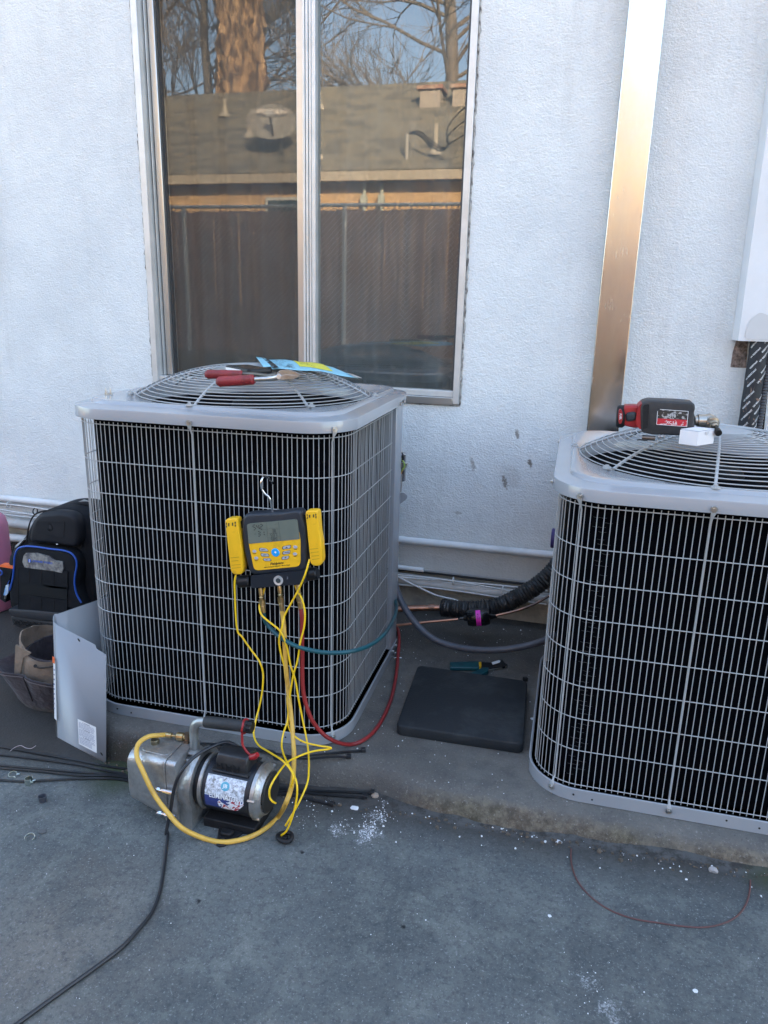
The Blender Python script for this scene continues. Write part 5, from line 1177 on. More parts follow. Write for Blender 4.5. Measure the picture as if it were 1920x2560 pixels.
# webbing panels
YW = YB-.0235
for (x0, y0, x1, y1, sk, mt, nm) in ((212, 1400, 750, 1600, 40, nyl, 'webbing_row'), (205, 1568, 745, 1700, 50, M('dark_velcro', (.004, .005, .006), rough=.95), 'velcro_band'), (200, 1700, 745, 1880, 60, nyl, 'webbing_row')):
    m = plate([(x0, y0), (x1, y0+sk*1.3), (x1, y1+sk*1.3), (x0, y1)], YW-.002, YW+.004, zb_, .002); m.obj(nm, mt, bp_)
for (xx, y0, y1) in ((328, 1412, 1578), (462, 1428, 1590), (600, 1450, 1600), (330, 1735, 1850), (460, 1750, 1870), (600, 1770, 1895), (205, 1410, 1840), (745, 1470, 1900)):
    m = MB(); m.tube([at(*zb_(xx, y0), YW-.0022), at(*zb_(xx-4, y1), YW-.0022)], .0011, 5); m.obj('stitch_line', rubber, bp_)
# rubber foot moulding with tread
bk([(82, 1870), (300, 1880), (640, 1910), (1080, 1960), (1080, 2020), (500, 2010), (105, 1945)], YB-.028, YB+.10, M('rubber_base', (.020, .022, .028), rough=.6), 'base_band', r=.01, soft=.008)
tr = bk([(100, 1945), (520, 2000), (1080, 2040), (1060, 2200), (560, 2140), (400, 2120), (190, 2075), (125, 2030)], YB-.024, YB+.22, M('tread_rubber', (.013, .014, .018), rough=.65), 'tread_base', r=.02, soft=.012)
for k in range(9):
    x_ = 150+k*75; y_ = 1985+k*9
    m = MB(); m.tube([at(*zb_(x_, y_), YB-.025), at(*zb_(x_+38, y_+50), YB-.025), at(*zb_(x_+75, y_+12), YB-.025)], .0022, 5); m.tube([at(*zb_(x_, y_+58), YB-.025), at(*zb_(x_+38, y_+14), YB-.025), at(*zb_(x_+75, y_+66), YB-.025)], .0022, 5); m.obj('tread_bar', M('tread_bar', (.004, .004, .005), rough=.8), tr)
# clear wrapper with logo
cr_ = M('crinkled_film', (.34, .33, .30), (.14, .14, .15), ns=34, rough=.16, bump=1, bs=60, coat=.6, dist=.006, lo=.42, hi=.58)
pp = [(262, 1275), (290, 1248), (400, 1250), (540, 1285), (600, 1330), (690, 1345), (702, 1420), (685, 1472), (590, 1450), (420, 1430), (270, 1410), (247, 1350)]
m = plate(pp, YB-.027, YB-.021, zb_, .004); wr = m.obj('plastic_wrapper', cr_, bp_)
sb_ = M('logo_blue', (.04, .12, .55), rough=.4)
m = MB(); c_ = at(*zb_(328, 1335), YB-.0285); m.lathe([(.0001, .001), (.0075, .001), (.0078, 0)], 24, Matrix.Translation(c_) @ Matrix.Rotation(rad(90), 4, 'X')); lg = m.obj('logo_disc', sb_, wr)
KB = .00130*4.425
def bt(X0, Y0, y): return lambda u, v: at(*zb_(X0+u*1/.000318, Y0-v/.000318+u*.12/.000318), y)
text('logo_letter', 'J', .013, bt(328, 1335, YB-.0300), white, lg, bold=True)
text('logo_word', 'JONARD TOOLS', .0095, bt(470, 1352, YB-.0282), sb_, wr, bold=True)
m = MB(); c_ = at(*zb_(548, 965), YB-.0125); N_ = 20
m.tube([c_+Vector((.014*math.cos(t), 0, .015*math.sin(t))) for t in [rad(-150+270*i/N_) for i in range(N_+1)]], .0022, 6); m.obj('embossed_ring', nyl, bp_, smooth=60)
text('embossed_letter', 'J', .034, bt(553, 955, YB-.0138), M('emboss', (.024, .027, .035), rough=.5), bp_, ext=.001, bold=True)
m = plate([(405, 895), (715, 900), (700, 1085), (400, 1025)], YB-.0135, YB-.010, zb_, .008); m.obj('badge_panel', hardn, bp_)
# side tabs, handle, lanyard
for pp, mt, nm in (([(238, 1108), (258, 1105), (205, 1165), (160, 1195), (175, 1165)], M('silver_tab', (.45, .47, .46), rough=.4), 'zip_pull'), ([(0, 1380), (60, 1385), (148, 1402), (146, 1425), (60, 1412), (0, 1402)], M('orange_trim', (.85, .16, .04), rough=.5), 'orange_trim'), ([(0, 1403), (60, 1413), (140, 1426), (100, 1560), (90, 1640), (60, 1800), (0, 1760)], nyl, 'side_pouch')):
    m = plate(pp, YB+.02, YB+.05, zb_, .003); m.obj(nm, mt, bp_)
m = plate([(65, 1605), (95, 1598), (88, 1690), (70, 1720), (38, 1718), (50, 1660)], YB-.01, YB-.005, zb_, .003); m.obj('key_tag', M('tag_print', (.10, .30, .62), (.6, .68, .72), ns=60, rough=.25), bp_)
m = MB(); m.tube(spl([at(*zb_(*q), YB) for q in ((105, 1555), (92, 1575), (85, 1600))], 4), .0014, 6); m.tube(spl([at(*zb_(*q), YB+.01) for q in ((0, 1440), (20, 1455), (22, 1480), (0, 1500))], 4), .003, 6); m.obj('lanyard_cord', bpipe, bp_)
m = MB(); m.tube([at(*zb_(65, 1715), YB), at(*zb_(58, 1755), YB)], .004, 10); m.obj('tag_clip', steel, bp_)
m = MB(); m.tube(spl([at(*zb_(*q), YB+.12) for q in ((690, 760), (760, 730), (860, 712), (960, 705), (1010, 740))], 6), .010, 8); m.obj('carry_handle', nyl, bp_, smooth=60)
m = plate([(780, 700), (850, 690), (900, 668), (960, 690), (960, 722), (860, 720), (775, 730)], YB+.15, YB+.17, zb_, .002); m.obj('strap_buckle', M('grey_buckle', (.28, .28, .27), rough=.5), bp_)
m = MB(); c_ = at(*zb_(632, 1153), YB-.016); m.box(c_-Vector((.004, .002, .0015)), c_+Vector((.004, .002, .0015))); m.obj('slider_tip', white, bp_)

# pink cylinder at the left edge
cyl = thing('gas_cylinder', 'pink refrigerant cylinder cut off by the left edge of the picture', 'gas cylinder', (-2.72, 2.80, gz(-2.7)))
Ac = at(20, 1330, 2.62); cx0 = at(14, 1300, 2.70).x
rc = .118; ccx = at(10, 1380, 2.70).x-rc; z0_ = gz(-2.7)
zt0 = at(5, 1285, 2.70).z
m = MB(); m.lathe([(.001, 0), (rc-.02, .002), (rc-.004, .012), (rc, .03), (rc, .135), (rc+.0015, .138), (rc, .141), (rc, zt0-z0_-.07), (rc-.008, zt0-z0_-.035), (rc-.035, zt0-z0_-.008), (rc-.065, zt0-z0_), (.001, zt0-z0_+.004)], 48, Matrix.Translation((ccx, 2.70, z0_)))
m.obj('pink_shell', M('pink_enamel', (.46, .15, .24), (.50, .18, .27), ns=5, rough=.45), cyl, smooth=40)
m = MB(); m.lathe([(.05, zt0-z0_), (.05, zt0-z0_+.05), (.047, zt0-z0_+.05), (.047, zt0-z0_)], 32, Matrix.Translation((ccx, 2.70, z0_))); m.obj('guard_collar', M('pink_enamel', (0, 0, 0)), cyl, smooth=40)
m = MB(); m.cyl((ccx, 2.70, zt0), (ccx, 2.70, zt0+.03), .01); m.cyl((ccx, 2.70, zt0+.03), (ccx, 2.70, zt0+.038), .022); m.obj('valve', brass, cyl)

# ------------------------------------------------------------ on top of unit 1
zt1_ = Z(480, 880, 1659/440)
def topz(x, y): return dome1(min(math.hypot(x-L1(RC, RC, 0).x, y-L1(RC, RC, 0).y), RO))+.003
def flat(pp, z, t, zf_, r=.0): 
    P = [pz(*zf_(*q), z+t) for q in pp]
    if r: P = bez_round(P, r, 4)
    m = MB(); m.prism([p-Vector((0, 0, t)) for p in P], (0, 0, t)); return m
ZP = TOP1
# phone
ph = thing('smartphone', 'black smartphone lying on the fan guard of the left unit behind the red snips', 'phone', pz(600, 915, ZP))
pcs = [pz(*zt1_(*q), ZP+.016) for q in ((322, 120), (520, 97), (738, 160), (560, 178))]
# true phone: rectangle 0.075 x 0.15 fitted at that spot
pc_ = sum(pcs, Vector())/4; dl = (pcs[2]-pcs[0]); dl.z = 0; ang = math.atan2(dl.y, dl.x)
Mp = Matrix.Translation((pc_.x, pc_.y, ZP+.002)) @ Matrix.Rotation(rad(4), 4, 'Z')
def rr2(w_, h_, r, z, n=5):
    out = []
    for cx, cy, s0 in ((-w_/2+r, -h_/2+r, 180), (w_/2-r, -h_/2+r, 270), (w_/2-r, h_/2-r, 0), (-w_/2+r, h_/2-r, 90)):
        for k in range(n+1): t = rad(s0+90*k/n); out.append(Vector((cx+r*math.cos(t), cy+r*math.sin(t), z)))
    return out
def pt(m, Mx): m.V = [Mx @ v for v in m.V]; return m
Mp = Matrix.Translation((pc_.x, pc_.y, ZP+.001)) @ Matrix.Rotation(rad(-38), 4, 'Z')
pt(MB().loft([rr2(.150, .076, .010, 0), rr2(.154, .080, .011, .003), rr2(.154, .080, .011, .011), rr2(.150, .076, .010, .0135)]), Mp).obj('phone_case', blackp, ph, smooth=40)
pt(MB().loft([rr2(.142, .068, .007, .0137), rr2(.142, .068, .007, .0145)]), Mp).obj('screen', M('phone_screen', (.006, .007, .009), rough=.07, coat=.5), ph, smooth=30)
pt(MB().box((-.066, -.0412, .002), (.03, -.0400, .0095)), Mp).obj('side_sticker', white, ph)
# snips: built in a level frame, pixels give plan positions
sn = thing('tin_snips', 'tin snips with red grips lying on the fan guard of the left unit', 'snips', pz(600, 940, ZP))
def sb3(A_, B_, yA, yB): return at(*zt1_(*A_), yA), at(*zt1_(*B_), yB)
yS = pz(570, 950, ZP+.012).y
def sat(X, Y, dy=0): return at(*zt1_(X, Y), yS+dy)
for (x0, y0, x1, y1, r0, r1, dy, gr_) in ((240, 282, 592, 258, .0130, .0125, -.01, 1), (132, 210, 480, 212, .0120, .0105, .055, 0)):
    A_, B_ = sat(x0, y0, dy), sat(x1, y1, dy); n = 60; d_ = B_-A_; P = []; Rr = []
    for i in range(n+1):
        t = i/n; P.append(A_+d_*t); e = min(1, t*18, (1-t)*22)**.5 if 0 < t < 1 else .55
        Rr.append((r0+(r1-r0)*t)*max(.7, e)*(1+(.035*math.sin(i*2.1) if gr_ and .3 < t < .95 else 0)))
    m = MB(); m.tube(P, Rr, 16); m.obj('red_grip', redgrip, sn, smooth=40)
m = MB(); m.tube(spl([sat(590, 258, -.01), sat(650, 255, -.005), sat(720, 252, 0), sat(780, 245, .0), sat(830, 225, 0)], 5), [.0055]*5+[.006]*5+[.0065]*5+[.007]*6, 10); m.obj('lower_arm', steel, sn, smooth=40)
m = MB(); m.tube(spl([sat(478, 208, .055), sat(560, 208, .05), sat(640, 215, .03), sat(720, 225, .01), sat(800, 215, .0)], 5), [.0055]*21, 10); m.obj('upper_arm', M('dark_steel', (.12, .11, .10), rough=.4, metal=.9), sn, smooth=40)
m = MB(); P = bez_round([sat(*q) for q in ((785, 215), (830, 172), (900, 165), (970, 185), (1025, 215), (1015, 222), (880, 222), (830, 232))], .004, 3); m.prism(P, (0, .006, 0)); m.obj('upper_blade', steel, sn, bevel=.001)
m = MB(); P = bez_round([sat(*q, -.005) for q in ((830, 232), (870, 212), (1000, 225), (1018, 228), (960, 255), (860, 262), (810, 262))], .004, 3); m.prism(P, (0, .006, 0)); m.obj('lower_blade', M('worn_steel', (.35, .31, .27), (.55, .54, .52), ns=30, rough=.35, metal=1), sn, bevel=.001)
m = MB(); m.cyl(sat(815, 235, -.007), sat(815, 235, .01), .0065, n=16); m.obj('pivot_bolt', steel, sn, bevel=.001)
# paper sheets
zpz = Z(480, 880, 1659/440)
def topsheet(pp, zoff, mat, name, par, nx=14, ny=5):
    a, b, c, d = [pz(*zpz(*q), TOP1+zoff-.004) for q in pp]
    m = MB(); V = []
    for j in range(ny+1):
        for i in range(nx+1):
            u, v = i/nx, j/ny; p = a*(1-u)*(1-v)+b*u*(1-v)+c*u*v+d*(1-u)*v
            p.z += .004*math.sin(u*5+v*2)*(1-u)+ -.010*u*u*0 + .003*math.sin(u*9)
            V.append(p)
    m.add(V, [(j*(nx+1)+i, j*(nx+1)+i+1, (j+1)*(nx+1)+i+1, (j+1)*(nx+1)+i) for j in range(ny) for i in range(nx)])
    o = m.obj(name, mat, par, smooth=60); q = o.modifiers.new('sheet', 'SOLIDIFY'); q.thickness = .0006; return o
pa = thing('work_tag', 'pale blue printed paper with a yellow panel lying on the guard of the left unit', 'paper', pz(750, 915, TOP1))
bluep = M('pale_blue_paper', (.24, .50, .60), rough=.6); yelp = M('yellow_paper', (.66, .60, .06), rough=.6)
cn = [pz(*zpz(*q), TOP1+.004) for q in ((760, 172), (1570, 232), (1330, 125), (650, 72))]
def Sf(u, v, off):
    p = cn[0]*(1-u)*(1-v)+cn[1]*u*(1-v)+cn[2]*u*v+cn[3]*(1-u)*v
    p.z = TOP1+.006+off+.005*math.sin(u*3.4+.3)*(1-.4*v)-.012*max(0, u-.7)*1.5+.0016*math.sin(u*14+v*3); return p
def patch(name, u0, v0, u1, v1, off, mat, par, nx=14, ny=5, sk=0):
    m = MB(); V = [Sf(u0+(u1-u0)*i/nx+sk*j/ny, v0+(v1-v0)*j/ny, off) for j in range(ny+1) for i in range(nx+1)]
    m.add(V, [(j*(nx+1)+i, j*(nx+1)+i+1, (j+1)*(nx+1)+i+1, (j+1)*(nx+1)+i) for j in range(ny) for i in range(nx)])
    o = m.obj(name, mat, par, smooth=60); q = o.modifiers.new('sheet', 'SOLIDIFY'); q.thickness = .0005; return o
patch('blue_sheet', .0, 0, 1, 1, 0, bluep, pa, 24, 8)
patch('blue_sheet', -.10, .1, .03, 1.02, .004, bluep, pa, 6, 4, .03)
patch('yellow_panel', .40, .30, .80, .98, .0014, yelp, pa, 12, 6, .06)
patch('black_band', .0, .0, .075, 1.0, .0040, blacki, pa, 4, 6, .015)
patch('curled_corner', .955, -.03, 1.03, .28, .0030, M('grey_film', (.45, .44, .42), rough=.3), pa, 4, 3)
m = MB(); random.seed(6)
def ink(u, v, du, dv, off): m.add([Sf(u, v, off), Sf(u+du, v, off), Sf(u+du, v+dv, off), Sf(u, v+dv, off)], [(0, 1, 2, 3)])
for k in range(40): ink(random.uniform(.10, .34), random.uniform(.15, .9), random.uniform(.01, .05), .018, .0012)
for k in range(26): ink(random.uniform(.45, .62), random.uniform(.45, .9), random.uniform(.01, .03), .02, .0026)
m.obj('printed_lines', blacki, pa, smooth=0)
for px in (265.5, 277):
    P = pz(px, 986, LID1+.0175); m = MB(); m.lathe([(.001, 0), (.0072, 0), (.0072, .0015), (.0046, .0017), (.0046, .006), (.0022, .0062), (.0022, .016), (.0003, .022)], 12, Matrix.Translation(P))
    m.obj('sheet_metal_screw', steel, smooth=30, label=('left' if px < 270 else 'right')+' one of two loose screws standing on the lid corner of the left unit', cat='screw', group='loose screws on the lid')

# ------------------------------------------------------------ on top of unit 2
zd = Z(1520, 980, 1659/300)
yD = pz(1640, 1095, TOP2+.004).y+.02
dr_ = thing('impact_wrench', 'red and black cordless right-angle impact tool lying on the guard of the right unit', 'power tool', at(1640, 1080, yD))
def dd(pp, dy0, dy1, mat, name, par=None, r=.004, **k): return plate(pp, yD+dy0, yD+dy1, zd, r, **k).obj(name, mat, par or dr_)
dd([(470, 150), (560, 118), (900, 130), (1170, 150), (1205, 175), (1208, 240), (1190, 290), (1205, 330), (1195, 410), (1205, 480), (1165, 530), (1165, 590), (1120, 612), (760, 595), (600, 590), (470, 560), (452, 500), (450, 220)], 0, .075, M('battery_black', (.018, .019, .021), (.032, .032, .034), ns=25, rough=.55), 'battery', soft=.006, r=.006)
dd([(485, 180), (570, 165), (545, 500), (480, 510)], -.003, .01, rubber, 'battery_latch', r=.004)
dd([(450, 190), (500, 165), (520, 130), (480, 150), (430, 190), (405, 250), (385, 380), (400, 480), (450, 520), (465, 500), (450, 380)], .004, .070, redp, 'battery_foot', r=.004)
dd([(225, 192), (420, 188), (440, 240), (400, 265), (395, 400), (440, 490), (380, 505), (225, 470), (200, 330)], .014, .062, redp, 'handle_shell', r=.006, soft=.006)
dd([(240, 290), (400, 270), (395, 400), (250, 420)], .006, .066, M('grip_dark', (.02, .025, .03), rough=.6), 'handle_grip', r=.01, soft=.008)
c_ = at(*zd(172, 335), yD+.038); A_ = c_+Vector((.018, 0, 0)); B_ = c_-Vector((.010, 0, 0))
m = MB(); m.tube([c_+Vector((.016, -.004, 0)), c_+Vector((.008, -.002, 0)), c_+Vector((-.004, 0, 0)), c_+Vector((-.010, 0, 0))], [.022, .0295, .030, .026], 28); m.obj('end_cap', rubber, dr_, smooth=30)
m = plate([(150, 250), (185, 235), (205, 300), (205, 380), (180, 445), (150, 440), (138, 350)], yD+.003, yD+.03, zd, .006); m.obj('red_badge', redp, dr_, bevel=.002)
text('badge_word', 'FUEL', .0095, lambda u, v: at(*zd(172+v/.00024, 340+u/.00024), yD+.0016), white, dr_, bold=True)
# label on battery
lbm = M('label_dark', (.030, .028, .026), (.38, .38, .38), ns=70, rough=.4, lo=.52, hi=.56, sc=(1, 1, 2))
lb_ = dd([(690, 262), (720, 240), (1110, 268), (1098, 385), (682, 362)], -.0012, .002, lbm, 'rating_label', r=.001)
dd([(682, 364), (1098, 387), (1090, 478), (672, 448)], -.0012, .002, M('label_red', (.50, .02, .035), (.60, .45, .45), ns=60, rough=.4, lo=.57, hi=.6, sc=(1, 1, 2)), 'rating_label', r=.001)
for i, (a, b) in enumerate((((685, 262), (672, 448)), ((672, 448), (1090, 478)), ((1090, 478), (1110, 268)), ((720, 240), (1110, 268)))):
    m = MB(); m.tube([at(*zd(*a), yD-.0013), at(*zd(*b), yD-.0013)], .0007, 4); m.obj('label_border', white, lb_)
text('label_volts', 'M18', .016, lambda u, v: at(*zd(880+u/.00024, 330-v/.00024+u*.06/.00024), yD-.0020), M('worn_white', (.5, .5, .5), rough=.6), lb_, bold=True)
text('label_word', 'XC 5.0', .012, lambda u, v: at(*zd(880+u/.00024, 425-v/.00024+u*.06/.00024), yD-.0020), white, lb_, bold=True)
# chrome nose
nose = M('satin_nickel', (.56, .52, .45), (.42, .39, .34), ns=20, rough=.3, metal=1)
A_ = at(*zd(1195, 395), yD+.04); B_ = at(*zd(1400, 400), yD+.045); d_ = B_-A_
m = MB(); m.tube([A_, A_+d_*.1, A_+d_*.18, A_+d_*.2, A_+d_*.72, A_+d_*.75, A_+d_*1.0, A_+d_*1.25, A_+d_*1.35], [.011, .012, .012, .0165, .0165, .0175, .0195, .016, .009], 24); m.obj('gear_neck', nose, dr_, smooth=30)
C_ = at(*zd(1440, 420), yD+.035); E_ = at(*zd(1500, 520), yD+.0); d_ = E_-C_
m = MB(); m.tube([C_-d_*.3, C_, C_+d_*.2, C_+d_*.25, C_+d_*.5, C_+d_*.52, C_+d_*.75], [.016, .0175, .0165, .012, .012, .009, .008], 22); m.obj('angle_head', nose, dr_, smooth=30)
m = MB(); m.tube([C_+d_*.75, C_+d_*1.1, C_+d_*1.12, C_+d_*1.5], [.006, .006, .0085, .0085], 12); m.obj('drive_bit', M('dark_bit', (.05, .045, .04), rough=.4, metal=.8), dr_, smooth=30)
# small belt clip under the tool
m = MB(); A_ = at(*zd(470, 630), yD-.0); B_ = at(*zd(650, 640), yD-.0); m.tube([A_, A_+(B_-A_)*.5, B_], [.0065, .0065, .0065], 12); m.obj('bit_holder', M('brown_metal', (.16, .13, .11), rough=.35, metal=.9), dr_, smooth=30)
m = MB(); m.tube(spl([at(*zd(*q), yD-.01) for q in ((400, 665), (440, 660), (520, 668), (560, 655))], 5), .0018, 6); m.obj('clip_wire', M('black_wire_m', (.02, .02, .02), rough=.4), dr_)
for X_ in (700, 745):
    A_ = at(*zd(X_-18, 635), yD-.012); B_ = at(*zd(X_+18, 615), yD-.005); m = MB(); m.tube([A_, A_+(B_-A_)*.4, A_+(B_-A_)*.42, B_], [.0045, .0045, .0065, .0065], 6)
    m.obj('hex_screw', steel, smooth=20, label=('left' if X_ == 700 else 'right')+' one of two small hex screws on the guard under the power tool', cat='screw', group='small hex screws by the power tool')
# white carton
bx = thing('white_carton', 'small white cardboard box on the guard in front of the power tool', 'box', pz(1745, 1115, TOP2))
z0_ = TOP2-.004; c0 = pz(*zd(1225, 745), z0_+.002)
la, lbb, hh = pz(*zd(975, 690), z0_+.006), pz(*zd(1508, 700), z0_+.002), .036
d1 = (la-c0); d1.z = 0; d2 = (lbb-c0); d2.z = 0
d1 = d1.normalized()*min(d1.length, .09); d2 = d2.normalized()*min(d2.length, .075)
c0.z = z0_+.001
card = M('white_card', (.74, .73, .74), (.66, .65, .66), ns=8, rough=.7)
m = MB(); q = [c0, c0+d2, c0+d2+d1, c0+d1]; m.prism(q, (0, 0, hh)); m.obj('carton_box', card, bx, bevel=.0012)
m = MB(); up = Vector((0, 0, hh+.0012)); m.prism([p+up for p in (c0+d2*.02+d1*.02, c0+d2*.98+d1*.02, c0+d2*.98+d1*.98, c0+d2*.02+d1*.98)], (0, 0, .0008)); m.obj('lid_flap', card, bx)
m = MB(); nn = d2.cross(Vector((0, 0, 1))).normalized(); cc_ = c0+d2*.5+Vector((0, 0, hh-.002))+nn*.0012
m.add([cc_+d2.normalized()*(.009*math.cos(t))+Vector((0, 0, -.008*math.sin(t))) for t in [math.pi*i/12 for i in range(13)]], [tuple(range(13))]); m.obj('thumb_notch', M('card_shadow', (.52, .52, .54), rough=.8), bx, smooth=0)

# ------------------------------------------------------------ loose things on the ground
zpt = M('black_nylon_strap', (.012, .013, .015), (.022, .023, .026), ns=12, rough=.38)
def ziptie(lbl, P, head):
    t = thing('zip_tie', lbl, 'zip tie', P[0], group='long black zip ties on the ground')
    m = MB(); m.ribbon(spl(P, 8), .0085, .0016); m.obj('tie_band', zpt, t, smooth=60)
    h_ = Vector(P[0]); d_ = (Vector(P[0])-Vector(P[1])).normalized(); ang = math.atan2(d_.y, d_.x)
    m = MB(); m.box((-.007, -.0068, -.002), (.007, .0068, .009), Matrix.Translation(h_) @ Matrix.Rotation(ang, 4, 'Z')); m.obj('tie_head', zpt, t, bevel=.0012)
def gg(px, py, h=.0045): return gr(px, py, h)
zip_pad = .1035
ziptie('long black zip tie with its square head farthest up the pad, beside the red hose', [pz(908, 1877, zip_pad), pz(860, 1880, zip_pad), pz(800, 1886, zip_pad), pz(740, 1892, zip_pad), pz(690, 1898, zip_pad), (-.80, 1.80, .103), (-.95, 1.775, .098), (-1.1, 1.742, .05), (-1.2, 1.728, .008), gg(285, 1918), gg(200, 1902), gg(100, 1884), gg(0, 1866), gg(-60, 1855)], 0)
ziptie('black zip tie on the pad, its head just below the uppermost', [pz(872, 1893, zip_pad), pz(830, 1892, zip_pad), pz(760, 1897, zip_pad), (-.74, 1.79, .103), (-.9, 1.79, .103), (-1.05, 1.765, .095), (-1.18, 1.715, .006), gg(285, 1930), gg(200, 1912), gg(100, 1898), gg(0, 1886), gg(-60, 1880)], 0)
ziptie('black zip tie on the yard, its head nearest the small stone', [gg(930, 1983), gg(880, 1980), gg(820, 1978), gg(760, 1975), gg(700, 1970), (-.85, 1.72, .018), (-1.1, 1.70, .009), gg(285, 1936), gg(200, 1930), gg(100, 1922), gg(0, 1913), gg(-60, 1908)], 0)
ziptie('black zip tie on the yard, second head left of the small stone', [gg(912, 1993), gg(860, 1990), gg(790, 1984), gg(720, 1976), (-.82, 1.70, .018), (-1.1, 1.68, .009), gg(290, 1940), gg(200, 1938), gg(100, 1928), gg(0, 1920), gg(-60, 1916)], 0)
ziptie('black zip tie on the yard, its head closest to the pump', [gg(830, 2012), gg(790, 2002), gg(740, 1990), gg(700, 1984), (-.84, 1.68, .018), (-1.1, 1.66, .009), gg(300, 1948), gg(200, 1946), gg(120, 1950), gg(60, 1953), gg(0, 1950), gg(-60, 1947)], 0)
# three spring clamps and the cap
zinc = M('bright_zinc', (.62, .66, .60), rough=.28, metal=1)
def ring_strip(c_, r, h, a0, a1, tilt, label, ears=True):
    t = thing('hose_clamp', label, 'hose clamp', c_, group='spring hose clamps on the ground')
    m = MB(); n = 28; V = []
    Mx = Matrix.Translation(c_) @ Matrix.Rotation(tilt[0], 4, 'X') @ Matrix.Rotation(tilt[1], 4, 'Y')
    for i in range(n+1):
        a = rad(a0+(a1-a0)*i/n)
        for rr__, z in ((r, 0), (r, h), (r-.0012, h), (r-.0012, 0)): V.append(Mx @ Vector((rr__*math.cos(a), rr__*math.sin(a), z)))
    F = [(i*4+k, i*4+(k+1) % 4, i*4+4+(k+1) % 4, i*4+4+k) for i in range(n) for k in range(4)]+[(0, 1, 2, 3), tuple(n*4+k for k in (3, 2, 1, 0))]
    m.add(V, F); m.obj('spring_band', zinc, t, smooth=50)
    if ears:
        for a in (a0, a1):
            a = rad(a); p = Mx @ Vector((r*math.cos(a), r*math.sin(a), h*.5)); q_ = Mx @ Vector(((r+.008)*math.cos(a), (r+.008)*math.sin(a), h*.5+.003)); m = MB(); m.tube([p, q_], [.0025, .0018], 6); m.obj('ear', zinc, t)
ring_strip(gr(32, 1938, .001), .0125, .005, 20, 330, (.15, .1), 'thin spring clamp nearest the left edge beside the zip ties')
ring_strip(gr(73, 1960, .0), .0115, .020, 20, 345, (0, .0), 'tall ribbed clamp standing beside the lowest zip tie')
ring_strip(gr(75, 2096, .001), .0130, .006, -25, 225, (.25, .1), 'open clamp lying alone lower down on the yard', False)
c_ = gr(107, 2003, 0); m = MB(); m.lathe([(.001, 0), (.0095, 0), (.0115, .016), (.0122, .018), (.0105, .018), (.0085, .004), (.001, .004)], 28, Matrix.Translation(c_)); m.obj('plastic_cap', M('grey_cap', (.055, .06, .075), rough=.5), smooth=30, label='small dark grey plastic cap standing open on the yard at left', cat='cap')
hose('white_wire_scrap', [gr(25, 1878, .004), gr(38, 1868, .006), gr(52, 1864, .008), (gr(65, 1870, .004)), gr(78, 1871, .004), gr(90, 1864, .005)], .0009, M('pinkish_wire', (.5, .42, .42), rough=.5), n=6, label='short curled whitish wire scrap lying across the zip ties at far left', cat='wire')
bw = [gr(*q, .0022) for q in ((1428, 2122), (1428, 2155), (1440, 2195), (1465, 2230), (1500, 2260), (1540, 2282), (1590, 2298), (1640, 2306), (1700, 2315), (1760, 2318), (1810, 2308), (1845, 2288), (1865, 2260), (1874, 2230), (1876, 2200))]
hose('brown_wire', bw, .0020, M('brown_insulation', (.13, .055, .05), (.10, .045, .04), ns=20, rough=.5), n=8, label='thin brown wire curled in a half loop on the yard below the right unit', cat='wire')
hose('bright_wire_scrap', [pz(971, 1632, .108), pz(990, 1632, .112), pz(1008, 1631, .108)], .0009, chrome, n=6, label='short bright wire scrap on the pad behind the red hose', cat='wire', group='bright wire scraps')
hose('bright_wire_scrap', [pz(968, 1640, .106), pz(985, 1643, .108), pz(1005, 1645, .106)], .0008, chrome, n=6, label='lower of the two bright wire scraps on the pad behind the red hose', cat='wire', group='bright wire scraps')
# stones and flakes
random.seed(17)
def pebble(px, py, r, mat, name, label, cat, pad=False, flatk=.5):
    c_ = pz(px, py, .101) if pad else gr(px, py, 0)
    bm = bmesh.new(); bmesh.ops.create_icosphere(bm, subdivisions=2, radius=r)
    for v in bm.verts: v.co *= random.uniform(.72, 1.15)
    for v in bm.verts: v.co.z *= flatk; v.co.x *= 1.2
    m = MB(); m.add([v.co+c_+Vector((0, 0, r*flatk*.6)) for v in bm.verts], [tuple(v.index for v in f.verts) for f in bm.faces]); bm.free()
    return m.obj(name, mat, smooth=20, label=label, cat=cat)
chip = M('paint_chip', (.70, .71, .72), rough=.7)
pebble(937, 1991, .010, M('tan_stone', (.30, .24, .19), rough=.8), 'small_stone', 'small tan stone at the foot of the pad beside the zip tie heads', 'stone', flatk=.7)
pebble(1783, 2178, .010, M('grey_stone', (.33, .31, .30), rough=.8), 'small_stone', 'grey pebble in the dirt below the right unit', 'stone', flatk=.7)
pebble(107, 2080, .010, M('dark_stone', (.09, .09, .09), rough=.8), 'small_stone', 'flat dark stone flake beside the open clamp', 'stone', flatk=.3)
pebble(887, 2021, .010, chip, 'plaster_flake', 'white plaster flake nearest the pad above the powder spill', 'flake', flatk=.25)
pebble(1331, 1798, .007, chip, 'plaster_flake', 'white plaster flake on the pad between the mat and the right unit', 'flake', True, .4)
pebble(1396, 2106, .008, chip, 'plaster_flake', 'elongated white flake below the left end of the right unit', 'flake', flatk=.3)
pebble(1738, 2478, .005, chip, 'plaster_flake', 'white flake at the lower right of the yard', 'flake', flatk=.3)
pebble(1374, 2291, .0045, chip, 'plaster_flake', 'white flake lying left of the brown wire loop', 'flake', flatk=.4)
